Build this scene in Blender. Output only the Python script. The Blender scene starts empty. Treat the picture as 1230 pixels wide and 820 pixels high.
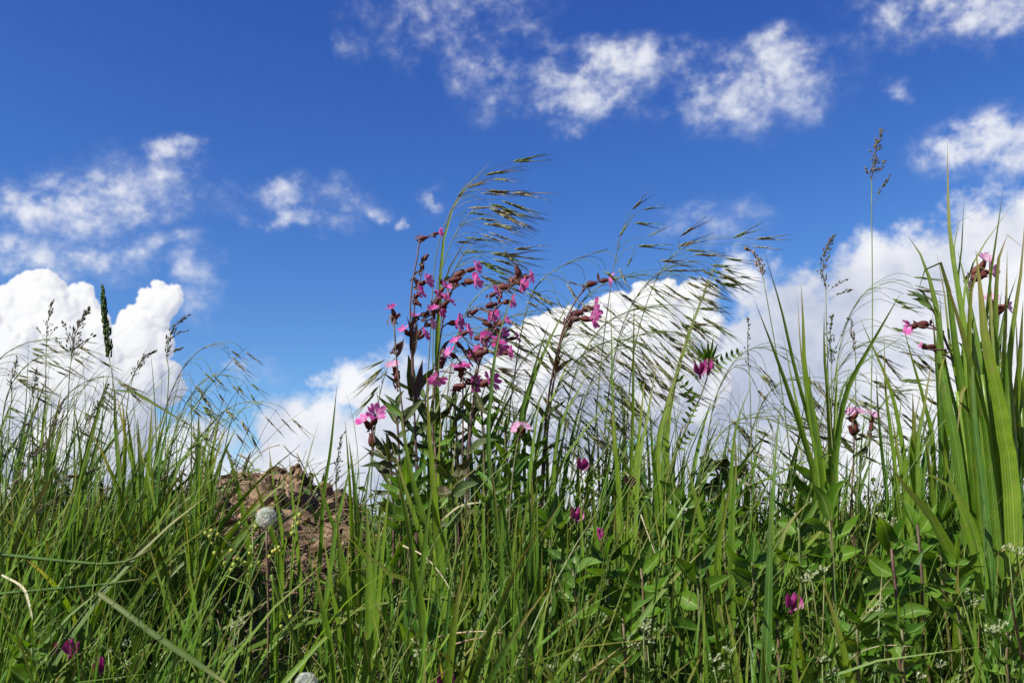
import bpy, math, random
import numpy as np
from mathutils import Vector, Matrix, noise as mnoise

# ------------------------------------------------------------------ camera, sky, sun, exposure
rnd = random.Random(11)
scene = bpy.context.scene
CAM_H = 0.40                      # camera height above the low ground in front of the bank
PITCH = math.radians(14.0)
FPX = 1319.0                      # focal length in photograph pixels (photograph 1230 x 820)
cam_data = bpy.data.cameras.new('camera')
cam = bpy.data.objects.new('camera', cam_data)
scene.collection.objects.link(cam)
cam.location = (0, 0, CAM_H)
cam.rotation_euler = (math.pi / 2 + PITCH, 0, 0)
cam_data.sensor_width = 36.0
cam_data.lens = 36.0 * FPX / 1230.0
cam_data.dof.use_dof = True
cam_data.dof.focus_distance = 1.36
cam_data.dof.aperture_fstop = 16.0
cam_data.clip_start = 0.02
cam_data.clip_end = 5000.0
scene.camera = cam

TO_SUN = Vector((-0.64, -0.40, 0.66)).normalized()
SUN_EL = math.asin(TO_SUN.z)
SUN_ROT = math.atan2(TO_SUN.x, TO_SUN.y) % (2 * math.pi)
sun_data = bpy.data.lights.new('sun', 'SUN')
sun_data.energy = 5.0
sun_data.angle = math.radians(0.53)
sun_data.color = (1.0, 0.95, 0.86)
sun = bpy.data.objects.new('sun', sun_data)
scene.collection.objects.link(sun)
sun.rotation_euler = TO_SUN.to_track_quat('Z', 'Y').to_euler()

scene.view_settings.view_transform = 'Standard'
scene.view_settings.look = 'None'
scene.view_settings.gamma = 1.0
EXPOSURE = 0.95                   # exposed for the grass: sky strength is lowered to match
scene.view_settings.exposure = EXPOSURE
scene.view_settings.use_curve_mapping = False
scene.cycles.max_bounces = 8
scene.cycles.transparent_max_bounces = 8
scene.cycles.transmission_bounces = 6
scene.cycles.use_denoising = False
SKY_GAMMA, SKY_GAIN = (2.1, 1.82, 1.14), (4.35, 2.90, 1.72)

def ray(px, py):
    """direction of a photograph pixel, in the world"""
    cx = (px - 615.0) / FPX; cy = (410.0 - py) / FPX
    return Vector((cx, math.cos(PITCH) - cy * math.sin(PITCH), math.sin(PITCH) + cy * math.cos(PITCH)))

def azel(px, py):
    d = ray(px, py).normalized()
    return math.atan2(d.x, d.y), math.asin(d.z)

class NB:
    """tiny helper that wires shader nodes"""
    def __init__(s, tree): s.t = tree
    def node(s, typ, **kw):
        n = s.t.nodes.new(typ)
        for k, v in kw.items(): setattr(n, k, v)
        return n
    def put(s, sock, v):
        if isinstance(v, bpy.types.NodeSocket): s.t.links.new(v, sock)
        elif v is not None: sock.default_value = v
    def m(s, op, a, b=None, c=None, clamp=False):
        n = s.node('ShaderNodeMath', operation=op, use_clamp=clamp)
        for i, v in enumerate((a, b, c)):
            if v is not None: s.put(n.inputs[i], v)
        return n.outputs[0]
    def v(s, op, a, b=None, c=None, out=0):
        n = s.node('ShaderNodeVectorMath', operation=op)
        for i, x in enumerate((a, b, c)):
            if x is not None: s.put(n.inputs[i], x)
        return n.outputs[out]
    def scale(s, a, k):
        n = s.node('ShaderNodeVectorMath', operation='SCALE'); s.put(n.inputs[0], a); s.put(n.inputs['Scale'], k)
        return n.outputs[0]
    def rng(s, v, a, b, c=0.0, d=1.0, smooth=True):
        n = s.node('ShaderNodeMapRange', interpolation_type='SMOOTHSTEP' if smooth else 'LINEAR')
        for i, x in enumerate((v, a, b, c, d)): s.put(n.inputs[i], x)
        return n.outputs[0]
    def mix(s, f, a, b, mode='MIX'):
        n = s.node('ShaderNodeMix', data_type='RGBA', blend_type=mode)
        s.put(n.inputs[0], f); s.put(n.inputs[6], a); s.put(n.inputs[7], b)
        return n.outputs[2]
    def noise(s, vec, sc, det=4.0, rough=0.55, col=False, dist=0.0):
        n = s.node('ShaderNodeTexNoise')
        s.put(n.inputs['Vector'], vec); n.inputs['Scale'].default_value = sc
        n.inputs['Detail'].default_value = det; n.inputs['Roughness'].default_value = rough
        n.inputs['Distortion'].default_value = dist
        return n.outputs['Color' if col else 0]

# ------------------------------------------------------------------ clouds, computed over compass direction and height above the horizon
AZ_SPAN = math.radians(90.0)       # the pattern covers this much of the compass and carries on mirrored all round
EL_LO, EL_HI = math.radians(-6.0), math.radians(44.0)
CW, CH = 2560, 1422
CUMULUS = [(45, 368, 40), (12, 400, 48), (94, 366, 25), (60, 420, 62), (110, 428, 48), (188, 366, 24), (166, 388, 22), (204, 362, 14),
           (160, 415, 38), (140, 462, 50), (185, 410, 24), (190, 450, 30), (0, 480, 85), (-60, 430, 80), (100, 520, 90),
           (690, 420, 42), (735, 392, 38), (790, 374, 36), (836, 362, 28), (700, 480, 72), (790, 460, 80), (852, 395, 26), (765, 385, 30),
           (645, 425, 34), (600, 480, 50), (665, 400, 24)]
SOFTBANK = [(1000, 465, 170, 150), (1110, 410, 160, 140), (1210, 390, 150, 160), (960, 540, 190, 150), (1040, 345, 100, 60), (1240, 300, 100, 75), (1150, 300, 80, 50), (950, 350, 70, 40),
            (340, 512, 62, 50), (322, 478, 34, 24), (438, 478, 52, 42), (410, 545, 95, 70), (480, 490, 70, 65), (330, 575, 110, 60),
            (560, 560, 130, 90), (560, 480, 70, 60), (520, 470, 60, 50), (600, 460, 60, 50), (700, 600, 160, 90), (850, 560, 120, 110), (180, 580, 120, 70), (255, 435, 60, 18), (235, 520, 40, 40), (-200, 560, 300, 120), (1500, 500, 250, 160), (100, 690, 500, 110), (700, 700, 600, 110), (1250, 640, 400, 150)]
WISPS = [(115, 232, 125, 46, .85), (45, 240, 60, 34, .9), (150, 245, 60, 24, .75), (60, 312, 120, 30, .85), (0, 305, 60, 40, .85), (150, 305, 75, 18, .66), (206, 187, 46, 16, .72), (345, 240, 72, 24, .7), (362, 270, 50, 13, .85),
         (430, 250, 28, 9, .6), (527, 234, 18, 14, .7), (480, 252, 10, 8, .6), (425, 58, 24, 26, .30), (560, 30, 100, 60, .58), (610, 75, 70, 60, .55),
         (690, 104, 90, 50, .85), (738, 74, 50, 30, .98), (880, 112, 120, 48, .82), (905, 78, 85, 30, .82), (860, 85, 50, 30, .72), (1100, 32, 80, 38, .86),
         (1205, 18, 75, 45, .92), (1095, 117, 26, 12, .66), (1210, 178, 72, 34, 1.15), (850, 275, 90, 26, .5), (680, 157, 18, 10, .55), (800, 95, 150, 40, .42), (640, 80, 90, 50, .42), (990, 70, 60, 30, .34), (250, 255, 90, 22, .34), (460, 40, 60, 30, .30), (235, 345, 34, 34, .5), (290, 440, 60, 22, .5)]

def fbm2(rs, beta, lo=2.0, stretch=1.0):
    """periodic 1/f noise, mean 0, deviation 1; lo = longest wave as cycles over the picture height"""
    ky = np.fft.fftfreq(CH)[:, None] * CH; kx = np.fft.rfftfreq(CW)[None, :] * CW * CH / CW * stretch
    k = np.sqrt(kx * kx + ky * ky); k[0, 0] = 1.0
    amp = 1.0 / (k ** beta + lo ** beta); amp[0, 0] = 0.0
    ph = np.exp(2j * np.pi * rs.random(amp.shape))
    a = np.fft.irfft2(amp * ph * np.abs(rs.normal(size=amp.shape)), s=(CH, CW))
    return ((a - a.mean()) / a.std()).astype(np.float32)

def sstep(x, a, b):
    t = np.clip((x - a) / (b - a), 0.0, 1.0)
    return t * t * (3 - 2 * t)

def cloud_map():
    rs = np.random.default_rng(5)
    az = (np.arange(CW, dtype=np.float32) + .5) / CW * AZ_SPAN - AZ_SPAN / 2
    el = (np.arange(CH, dtype=np.float32) + .5) / CH * (EL_HI - EL_LO) + EL_LO
    A, E = np.meshgrid(az, el)
    # where that direction lies, in units of one photograph pixel around the view direction
    dx = np.sin(A) * np.cos(E); dy = np.cos(A) * np.cos(E); dz = np.sin(E)
    f = dy * math.cos(PITCH) + dz * math.sin(PITCH); u = -dy * math.sin(PITCH) + dz * math.cos(PITCH)
    X = 615 + FPX * dx / f; Y = 410 - FPX * u / f
    sx = float(CW / (AZ_SPAN * FPX)); sy = float(CH / ((EL_HI - EL_LO) * FPX))
    n1 = fbm2(rs, 2.1, 6); n2 = fbm2(rs, 2.1, 6); n3 = fbm2(rs, 1.7, 4); n4 = fbm2(rs, 1.9, 3); n5 = fbm2(rs, 1.55, 9, 1.5); n6 = fbm2(rs, 2.4, 3)
    n7 = fbm2(rs, 1.45, 40); n8 = fbm2(rs, 2.3, 26, 1.35)
    # --- cumulus: heaped spheres of falling size give a height field, which is then shaded by the sun's direction
    sph = []
    def grow(x, y, z, r, lvl):
        sph.append((x, y, z, r))
        if lvl == 0: return
        for k in range(9 if lvl > 1 else 7):
            t = rs.random() * 2 * math.pi
            q = r * (0.55 + 0.40 * rs.random())
            grow(x + math.cos(t) * q, y + math.sin(t) * q * .95, z + math.sqrt(max(r * r - q * q, 0)) * .8, r * (0.24 + 0.20 * rs.random()), lvl - 1)
    for (x, y, r) in CUMULUS: grow(x, y, 0, r, 3 if r < 60 else 3)
    Xw = X + 4.0 * n1 + 2.6 * n3; Yw = Y + 4.0 * n2 + 2.6 * n5
    Hh = np.full(X.shape, -60.0, np.float32)
    def to_cell(x, y):
        d = ray(x, y).normalized()
        return ((math.atan2(d.x, d.y) + AZ_SPAN / 2) / AZ_SPAN * CW, (math.asin(d.z) - EL_LO) / (EL_HI - EL_LO) * CH)
    for (x, y, z, r) in sph:
        ci, cj = to_cell(x, y)
        ext = (r + 26) * max(sx, sy) * 1.15
        i0, i1 = int(max(ci - ext, 0)), int(min(ci + ext, CW)); j0, j1 = int(max(cj - ext, 0)), int(min(cj + ext, CH))
        if i1 <= i0 or j1 <= j0: continue
        d2 = (Xw[j0:j1, i0:i1] - x) ** 2 + (Yw[j0:j1, i0:i1] - y) ** 2
        h = np.where(d2 < r * r, z + np.sqrt(np.maximum(r * r - d2, 0)), np.maximum(-60, (r - np.sqrt(d2)) * 2.0))
        np.maximum(Hh[j0:j1, i0:i1], h, out=Hh[j0:j1, i0:i1])
    def blur(a, k):
        c = a
        for _ in range(2):
            for ax in (0, 1):
                p = np.pad(c, [(k + 1, k) if ax == 0 else (0, 0), (k + 1, k) if ax == 1 else (0, 0)], mode='edge').cumsum(axis=ax, dtype=np.float64)
                c = ((p[2 * k + 1:] - p[:-2 * k - 1]) if ax == 0 else (p[:, 2 * k + 1:] - p[:, :-2 * k - 1])) / (2 * k + 1)
        return c.astype(np.float32)
    ed = np.maximum(sstep(n3 + (Y - 400) / 60, 0.2, 2.2), np.maximum(sstep(X, 560, 600) * 0.35, sstep(X, 790, 850)))                         # crisp tops, softer flanks
    a_c = sstep(blur(Hh, 1) * (1 - ed) + blur(Hh, 7) * ed + 2.4 * n7, -3.0, 4.0 + 16.0 * ed)
    Hs = blur(np.maximum(Hh, 0), 2) + 1.5 * n1
    gy, gx = np.gradient(Hs); gx /= 1 / sx; gy /= 1 / sy
    L = (TO_SUN.x, TO_SUN.z * math.cos(PITCH) - TO_SUN.y * math.sin(PITCH), -TO_SUN.y * math.cos(PITCH) - TO_SUN.z * math.sin(PITCH) + .55)
    nl = 1.0 / np.sqrt(gx * gx + gy * gy + 1.0)
    lam = (-gx * L[0] - gy * L[1] + L[2]) * nl
    big = blur(np.maximum(Hh, 0), 14); gyb, gxb = np.gradient(big)
    lamb = (-gxb * L[0] - gyb * L[1] + L[2]) / np.sqrt(gxb ** 2 + gyb ** 2 + 1)
    sh = 0.54 + 0.28 * np.clip(lam, -1, 1) + 0.20 * np.clip(lamb, -1, 1) + .03 * n3 + .02 * n4
    deep = sstep(Y, 385, 480) * sstep(n4 + 0.5 * n6 + 0.35 * sstep(X, 560, 640), -0.7, 1.1)
    sh = sh - 0.40 * deep - 0.10 * sstep(Y, 370, 470)
    c_sh = np.array((0.46, 0.51, 0.66)); c_li = np.array((0.985, 0.985, 0.99))
    t = np.clip((sh - 0.36) / 0.60, 0, 1)[..., None]
    col_c = c_sh * (1 - t) + c_li * t
    # --- soft bank
    Xs = X + 16 * n3; Ys = Y + 12 * n4
    fb = np.full(X.shape, -3.0, np.float32)
    for (x, y, rx, ry) in SOFTBANK:
        fb = np.maximum(fb, (1 - np.sqrt(((Xs - x) / rx) ** 2 + ((Ys - y) / ry) ** 2)) * min(rx, ry) / 40.0)
    fb = fb + 0.13 * n3 + .10 * n5
    a_b = sstep(fb, -0.15, 0.75) * 0.97
    t = np.clip(0.70 + 0.22 * n4 + 0.14 * n3 + .10 * n6 + 0.10 * (1 - sstep(fb, 0, 1.2)), 0, 1)[..., None]
    col_b = np.array((0.50, 0.55, 0.70)) * (1 - t) + np.array((0.95, 0.955, 0.98)) * t
    # --- wisps
    Xs = X + 13 * n3 + 6 * n1; Ys = Y + 9 * n4 + 5 * n2
    fw = np.zeros(X.shape, np.float32)
    for (x, y, rx, ry, s) in WISPS:
        q = np.exp(-1.0 * (((Xs - x) / (rx * 1.12)) ** 2 + ((Ys - y) / (ry * 1.08)) ** 2) ** 1.2)
        fw = np.maximum(fw, s * q) + 0.12 * np.minimum(fw, s * q)
    flake = 0.5 + 0.10 * n8 + 0.09 * n3 + .12 * n5 + .035 * n7
    core = sstep(fw * (0.55 + 0.75 * flake) + 0.60 * (flake - 0.56) * np.minimum(fw * 2.0, 1), 0.10, 1.35)
    veil = sstep(fw * (0.5 + 0.8 * flake) + .05 * n5 * np.minimum(fw * 2, 1), 0.08, 0.95)
    a_w = np.minimum(0.62 * core ** 1.15 + 0.27 * veil, 0.86)
    # lit from the upper left: compare with the density a little way towards the sun
    shx, shy = int(6 * sx), int(5 * sy)
    dens = blur(core, 3); toward = np.roll(np.roll(dens, -shy, axis=0), shx, axis=1)
    t = np.clip(0.62 + 0.9 * (dens - toward) + 0.30 * core + .05 * n3, 0, 1)[..., None]
    col_w = np.array((0.50, 0.58, 0.76)) * (1 - t) + np.array((0.90, 0.915, 0.96)) * t
    rgb = col_w; al = a_w
    def over(rgb, al, c, a):
        o = a + al * (1 - a)
        return (c * a[..., None] + rgb * (al * (1 - a))[..., None]) / np.maximum(o, 1e-4)[..., None], o
    rgb, al = over(rgb, al, col_b, a_b)
    rgb, al = over(rgb, al, col_c, a_c)
    top = 1 - sstep(E, math.radians(40), math.radians(43.5))
    return np.dstack((rgb, al * top)).astype(np.float32)
world = bpy.data.worlds.new('World')
scene.world = world
world.use_nodes = True
nt = world.node_tree
nt.nodes.clear()
cm = cloud_map()
cimg = bpy.data.images.new('cloud_pattern', CW, CH, alpha=True, float_buffer=True)
cimg.colorspace_settings.name = 'Non-Color'
cimg.alpha_mode = 'CHANNEL_PACKED'
cimg.pixels.foreach_set(cm.ravel())
cimg.update()
cimg.pack()
B = NB(nt)
tc = B.node('ShaderNodeTexCoord')
DIR = tc.outputs['Generated']
sky = B.node('ShaderNodeTexSky', sky_type='NISHITA', sun_disc=False)
sky.sun_elevation = SUN_EL; sky.sun_rotation = SUN_ROT
sky.altitude = 300.0; sky.air_density = 1.0; sky.dust_density = 0.25; sky.ozone_density = 2.0
SKY_STRENGTH = 0.10
# the camera's contrast on the blue: a power curve per channel on the sky colour
skyp = B.v('POWER', B.scale(sky.outputs[0], SKY_STRENGTH), SKY_GAMMA)
skyc = B.scale(B.v('MINIMUM', B.v('MULTIPLY', skyp, SKY_GAIN), (0.9, 0.9, 1.0)), 1.0 / SKY_STRENGTH)
sp = B.node('ShaderNodeSeparateXYZ'); B.put(sp.inputs[0], DIR)
cb = B.node('ShaderNodeCombineXYZ')
B.put(cb.inputs[0], B.m('MULTIPLY_ADD', B.m('ARCTAN2', sp.outputs[0], sp.outputs[1]), 1 / AZ_SPAN, 0.5))
B.put(cb.inputs[1], B.m('MULTIPLY_ADD', B.m('ARCSINE', sp.outputs[2]), 1 / (EL_HI - EL_LO), -EL_LO / (EL_HI - EL_LO)))
ti = B.node('ShaderNodeTexImage', extension='MIRROR', interpolation='Linear'); ti.image = cimg
B.put(ti.inputs[0], cb.outputs[0])
above = B.m('MULTIPLY', B.m('LESS_THAN', sp.outputs[2], math.sin(EL_HI) - 0.01), ti.outputs['Alpha'])
cloudc = B.scale(ti.outputs['Color'], 1.0 / SKY_STRENGTH)
col = B.mix(above, skyc, cloudc)
bg = B.node('ShaderNodeBackground'); B.put(bg.inputs[0], col); bg.inputs[1].default_value = SKY_STRENGTH / 2 ** EXPOSURE      # 0.052
wo = B.node('ShaderNodeOutputWorld'); nt.links.new(bg.outputs[0], wo.inputs[0])
# ------------------------------------------------------------------ shape helpers
COL = scene.collection
PXM = lambda d: d / FPX * 1.03            # metres per photograph pixel at distance d

def at(px, py, d):
    """the point seen at a photograph pixel, on the upright plane d metres ahead"""
    r = ray(px, py)
    s = d / r.y
    return np.array((r.x * s, d, CAM_H + r.z * s))

def fract_noise(x, y, z=0.0, o=4):
    return mnoise.fractal(Vector((x, y, z)), 0.9, 2.1, o)

PROF_Y = [-1e4, 0.55, 0.75, 1.0, 1.3, 1.5, 1.62, 1.72, 1.9, 2.4, 4.0, 12.0, 1e4]
PROF_Z = [0.0, 0.0, 0.03, 0.15, 0.345, 0.475, 0.535, 0.545, 0.52, 0.42, 0.2, 0.0, 0.0]
MOUND_X = float(at(335, 600, 1.6)[0])
def ground(x, y):
    z = float(np.interp(y, PROF_Y, PROF_Z))
    near = math.exp(-((y - 1.5) / 0.9) ** 2) * math.exp(-(x / 2.5) ** 2)
    z += near * (0.030 * fract_noise(x * 3.1, y * 3.1, 3.0) + 0.008 * fract_noise(x * 19, y * 19, 7.0, 3))
    m = math.exp(-(abs((x - MOUND_X + 0.010) / 0.100)) ** 3.0) * math.exp(-((y - 1.60) / 0.17) ** 2)
    z += m * (0.064 + 0.022 * fract_noise(x * 16, y * 16, 1.0))
    # hollow on the shaded flank of the heap
    z -= 0.035 * math.exp(-((x - MOUND_X - 0.045) / 0.030) ** 2 - ((y - 1.47) / 0.05) ** 2)
    return z

def nrm(v):
    v = np.asarray(v, float); n = np.linalg.norm(v)
    return v / n if n > 1e-12 else v

def spline(pts, n):
    """smooth curve through points (Catmull-Rom), n samples"""
    P = np.asarray(pts, float)
    if len(P) == 2: return np.linspace(P[0], P[1], n)
    P = np.vstack((2 * P[0] - P[1], P, 2 * P[-1] - P[-2]))
    L = np.linalg.norm(np.diff(P[1:-1], axis=0), axis=1); c = np.concatenate(([0], L.cumsum()))
    out = []
    for s in np.linspace(0, c[-1], n):
        k = min(int(np.searchsorted(c, s, 'right')) - 1, len(L) - 1)
        t = (s - c[k]) / max(L[k], 1e-9)
        a, b, q, e = P[k], P[k + 1], P[k + 2], P[k + 3]
        out.append(0.5 * (2 * b + (q - a) * t + (2 * a - 5 * b + 4 * q - e) * t * t + (3 * b - a - 3 * q + e) * t ** 3))
    return np.array(out)

class MB:
    """collects shapes; build() links them as ONE mesh object. Per point: tint (random), along (0 root .. 1 tip), across (-1 .. 1)"""
    def __init__(s): s.v = []; s.f = []; s.a = []
    def add(s, verts, faces, attrs):
        o = len(s.v); s.v.extend(verts); s.a.extend(attrs)
        s.f.extend([tuple(i + o for i in f) for f in faces])
    def ribbon(s, pts, widths, face=(0, -1, 0.2), fold=0.18, tint=None, twist=0.0):
        """leaf blade: three points across, keeled; widths are full widths"""
        tint = rnd.random() if tint is None else tint
        n = len(pts); T = np.gradient(pts, axis=0); V = []; A = []; F = []
        fc = nrm(face)
        for i in range(n):
            t = nrm(T[i]); sd = np.cross(t, fc)
            if np.linalg.norm(sd) < 1e-3: sd = np.cross(t, (1, 0.3, 0))
            sd = nrm(sd); nn = np.cross(sd, t)
            if twist:
                c, q = math.cos(twist * i / n), math.sin(twist * i / n)
                sd, nn = sd * c + nn * q, nn * c - sd * q
            w = widths[i] / 2; al = i / (n - 1)
            V += [tuple(pts[i] - sd * w + nn * w * fold), tuple(pts[i] - nn * w * fold), tuple(pts[i] + sd * w + nn * w * fold)]
            A += [(tint, al, -1.0), (tint, al, 0.0), (tint, al, 1.0)]
            if i:
                o = 3 * i
                F += [(o - 3, o - 2, o + 1, o), (o - 2, o - 1, o + 2, o + 1)]
        s.add(V, F, A)
    def flat(s, pts, widths, face=(0, -1, 0.2), tint=None):
        """thin blade, two points across, pointed"""
        tint = rnd.random() if tint is None else tint
        n = len(pts); V = []; A = []; F = []; fc = nrm(face)
        for i in range(n):
            t = nrm(pts[min(i + 1, n - 1)] - pts[max(i - 1, 0)]); sd = nrm(np.cross(t, fc)); w = widths[i] / 2; al = i / (n - 1)
            if i == n - 1:
                V.append(tuple(pts[i])); A.append((tint, 1.0, 0.0)); o = 2 * i; F.append((o - 2, o - 1, o))
            else:
                V += [tuple(pts[i] - sd * w), tuple(pts[i] + sd * w)]; A += [(tint, al, -1.0), (tint, al, 1.0)]
                if i: o = 2 * i; F.append((o - 2, o - 1, o + 1, o))
        s.add(V, F, A)
    def tube(s, pts, radii, sides=5, tint=None):
        tint = rnd.random() if tint is None else tint
        pts = np.asarray(pts); n = len(pts)
        radii = np.broadcast_to(radii, (n,)) if np.ndim(radii) < 1 else radii
        T = np.gradient(pts, axis=0); u = None; V = []; A = []; F = []
        for i in range(n):
            t = nrm(T[i])
            if u is None: u = nrm(np.cross(t, (0.3, 1, 0.2)))
            u = nrm(u - t * np.dot(u, t)); w = np.cross(t, u)
            for k in range(sides):
                an = 2 * math.pi * k / sides
                V.append(tuple(pts[i] + (u * math.cos(an) + w * math.sin(an)) * radii[i])); A.append((tint, i / max(n - 1, 1), math.cos(an)))
                if i:
                    o = i * sides; k2 = (k + 1) % sides
                    F.append((o - sides + k, o - sides + k2, o + k2, o + k))
        F.append(tuple(range(sides))[::-1]); F.append(tuple((n - 1) * sides + k for k in range(sides)))
        s.add(V, F, A)
    def spindle(s, p0, p1, r, sides=4, tint=None, fat=0.4):
        tint = rnd.random() if tint is None else tint
        p0 = np.asarray(p0, float); p1 = np.asarray(p1, float); t = nrm(p1 - p0)
        u = nrm(np.cross(t, (0.31, 0.9, 0.27))); w = np.cross(t, u); c = p0 + (p1 - p0) * fat
        V = [tuple(p0)]; A = [(tint, 0.0, 0.0)]
        for k in range(sides):
            an = 2 * math.pi * k / sides
            V.append(tuple(c + (u * math.cos(an) + w * math.sin(an)) * r)); A.append((tint, fat, math.cos(an)))
        V.append(tuple(p1)); A.append((tint, 1.0, 0.0)); e = sides + 1; F = []
        for k in range(sides):
            k2 = (k + 1) % sides
            F += [(0, 1 + k2, 1 + k), (e, 1 + k, 1 + k2)]
        s.add(V, F, A)
    def mesh(s, name, mat, origin=(0, 0, 0), smooth=True):
        me = bpy.data.meshes.new(name)
        V = np.asarray(s.v, float) - np.asarray(origin)
        me.from_pydata(V.tolist(), [], s.f)
        A = np.asarray(s.a, np.float32)
        for k, nme in enumerate(('tint', 'along', 'across')):
            at_ = me.attributes.new(nme, 'FLOAT', 'POINT'); at_.data.foreach_set('value', np.ascontiguousarray(A[:, k]))
        if smooth: me.polygons.foreach_set('use_smooth', [True] * len(me.polygons))
        me.materials.append(mat)
        return me
    def build(s, name, mat, parent=None, smooth=True):
        org = WLOC.get(parent.name, (0, 0, 0)) if parent else (0, 0, 0)
        o = bpy.data.objects.new(name, s.mesh(name, mat, org, smooth)); COL.objects.link(o)
        if parent: o.parent = parent; WLOC[o.name] = org
        return o

WLOC = {}                                  # world place of each thing's base, for building its parts in place
def thing(name, label, cat, root, group=None):
    o = bpy.data.objects.new(name, None); COL.objects.link(o)
    o.empty_display_size = 0.02
    o.location = tuple(float(q) for q in root); WLOC[o.name] = tuple(o.location)
    o['label'] = label; o['category'] = cat; o['kind'] = 'thing'
    if group: o['group'] = group
    return o

def place(name, me, parent, pos, xdir, zhint=(0, 0, 1), scale=1.0, sub=None):
    """an object sharing mesh me, its +X along xdir, at world position pos"""
    o = bpy.data.objects.new(name, me); COL.objects.link(o)
    x = nrm(xdir); y = np.cross(zhint, x)
    if np.linalg.norm(y) < 1e-4: y = np.cross((0, 1, 0.1), x)
    y = nrm(y); z = np.cross(x, y)
    if np.ndim(scale) == 0: scale = (scale,) * 3
    M = Matrix.Identity(4)
    org = WLOC[parent.name]
    for r in range(3):
        M[r][0] = x[r] * scale[0]; M[r][1] = y[r] * scale[1]; M[r][2] = z[r] * scale[2]; M[r][3] = pos[r] - org[r]
    o.parent = parent; o.matrix_local = M
    return o

# ------------------------------------------------------------------ materials
def new_mat(name):
    m = bpy.data.materials.new(name); m.use_nodes = True; m.node_tree.nodes.clear()
    return m, NB(m.node_tree)

def plant_mat(name, cols, tip=None, base=None, trans=0.35, rough=0.42, spec=0.45, ribs=0.0, tcol=None, spots=0.0, mid=0.0):
    """cols: colours picked by a random number per blade and per object; tip/base tints along the length; light shines through by trans"""
    m, b = new_mat(name)
    dim = lambda c: tuple(q * (0.80 if max(c) < 0.5 else 0.88) for q in c)
    cols = [dim(c) for c in cols]; tip = tip and dim(tip); base = base and dim(base)
    at_ = lambda n: b.node('ShaderNodeAttribute', attribute_name=n).outputs['Fac']
    oi = b.node('ShaderNodeObjectInfo')
    f = b.m('FRACT', b.m('ADD', at_('tint'), b.m('MULTIPLY', oi.outputs['Random'], 3.7)))
    cr = b.node('ShaderNodeValToRGB'); b.put(cr.inputs[0], f)
    el = cr.color_ramp.elements
    while len(el) < len(cols): el.new(0.5)
    for i, c in enumerate(cols):
        el[i].position = i / max(len(cols) - 1, 1); el[i].color = (*c, 1)
    col = cr.outputs[0]
    tcn = b.node('ShaderNodeTexCoord')
    ns = b.noise(tcn.outputs['Object'], 60.0 if name != 'brome spikelet' else 3.0, 3.0)
    col = b.mix(b.rng(ns, 0.35, 0.7), b.mix(1.0, col, (0.72, 0.78, 0.7, 1), 'MULTIPLY'), col)
    al = at_('along')
    if base: col = b.mix(b.rng(al, 0.45, 0.0), col, (*base, 1))
    if tip: col = b.mix(b.m('MULTIPLY', b.rng(al, 0.72, 1.0), b.rng(f, 0.2, 0.9, 0.25, 1.0)), col, (*tip, 1))
    if spots:
        col = b.mix(b.m('MULTIPLY', b.rng(b.noise(tcn.outputs['Object'], 140.0, 2.0), 0.60, 0.72), spots), col, (0.22, 0.15, 0.07, 1))
    nrmo = None
    if mid: col = b.mix(b.rng(b.m('ABSOLUTE', at_('across')), 0.0, 0.16, mid, 0.0), col, (0.30, 0.40, 0.14, 1))
    if ribs:
        w = b.m('SINE', b.m('MULTIPLY', at_('across'), 22.0))
        col = b.mix(b.rng(w, -1, 1), b.mix(1.0, col, (1 - ribs, 1 - ribs * .8, 1 - ribs, 1), 'MULTIPLY'), col)
        mid = b.rng(b.m('ABSOLUTE', at_('across')), 0.0, 0.10, 0.35, 0.0)
        col = b.mix(mid, col, (0.30, 0.42, 0.12, 1))
        bu = b.node('ShaderNodeBump'); bu.inputs['Strength'].default_value = 0.25; bu.inputs['Distance'].default_value = 0.001
        b.put(bu.inputs['Height'], w); nrmo = bu.outputs[0]
    p = b.node('ShaderNodeBsdfPrincipled'); b.put(p.inputs['Base Color'], col)
    p.inputs['Roughness'].default_value = rough; p.inputs['Specular IOR Level'].default_value = spec
    if nrmo: b.put(p.inputs['Normal'], nrmo)
    out = b.node('ShaderNodeOutputMaterial')
    if trans > 0:
        t = b.node('ShaderNodeBsdfTranslucent')
        b.put(t.inputs[0], b.mix(1.0, col, (*(tcol or (1.5, 1.35, 0.55)), 1), 'MULTIPLY'))
        mx = b.node('ShaderNodeMixShader'); mx.inputs[0].default_value = trans
        b.t.links.new(p.outputs[0], mx.inputs[1]); b.t.links.new(t.outputs[0], mx.inputs[2])
        b.t.links.new(mx.outputs[0], out.inputs[0])
    else: b.t.links.new(p.outputs[0], out.inputs[0])
    return m

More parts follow.
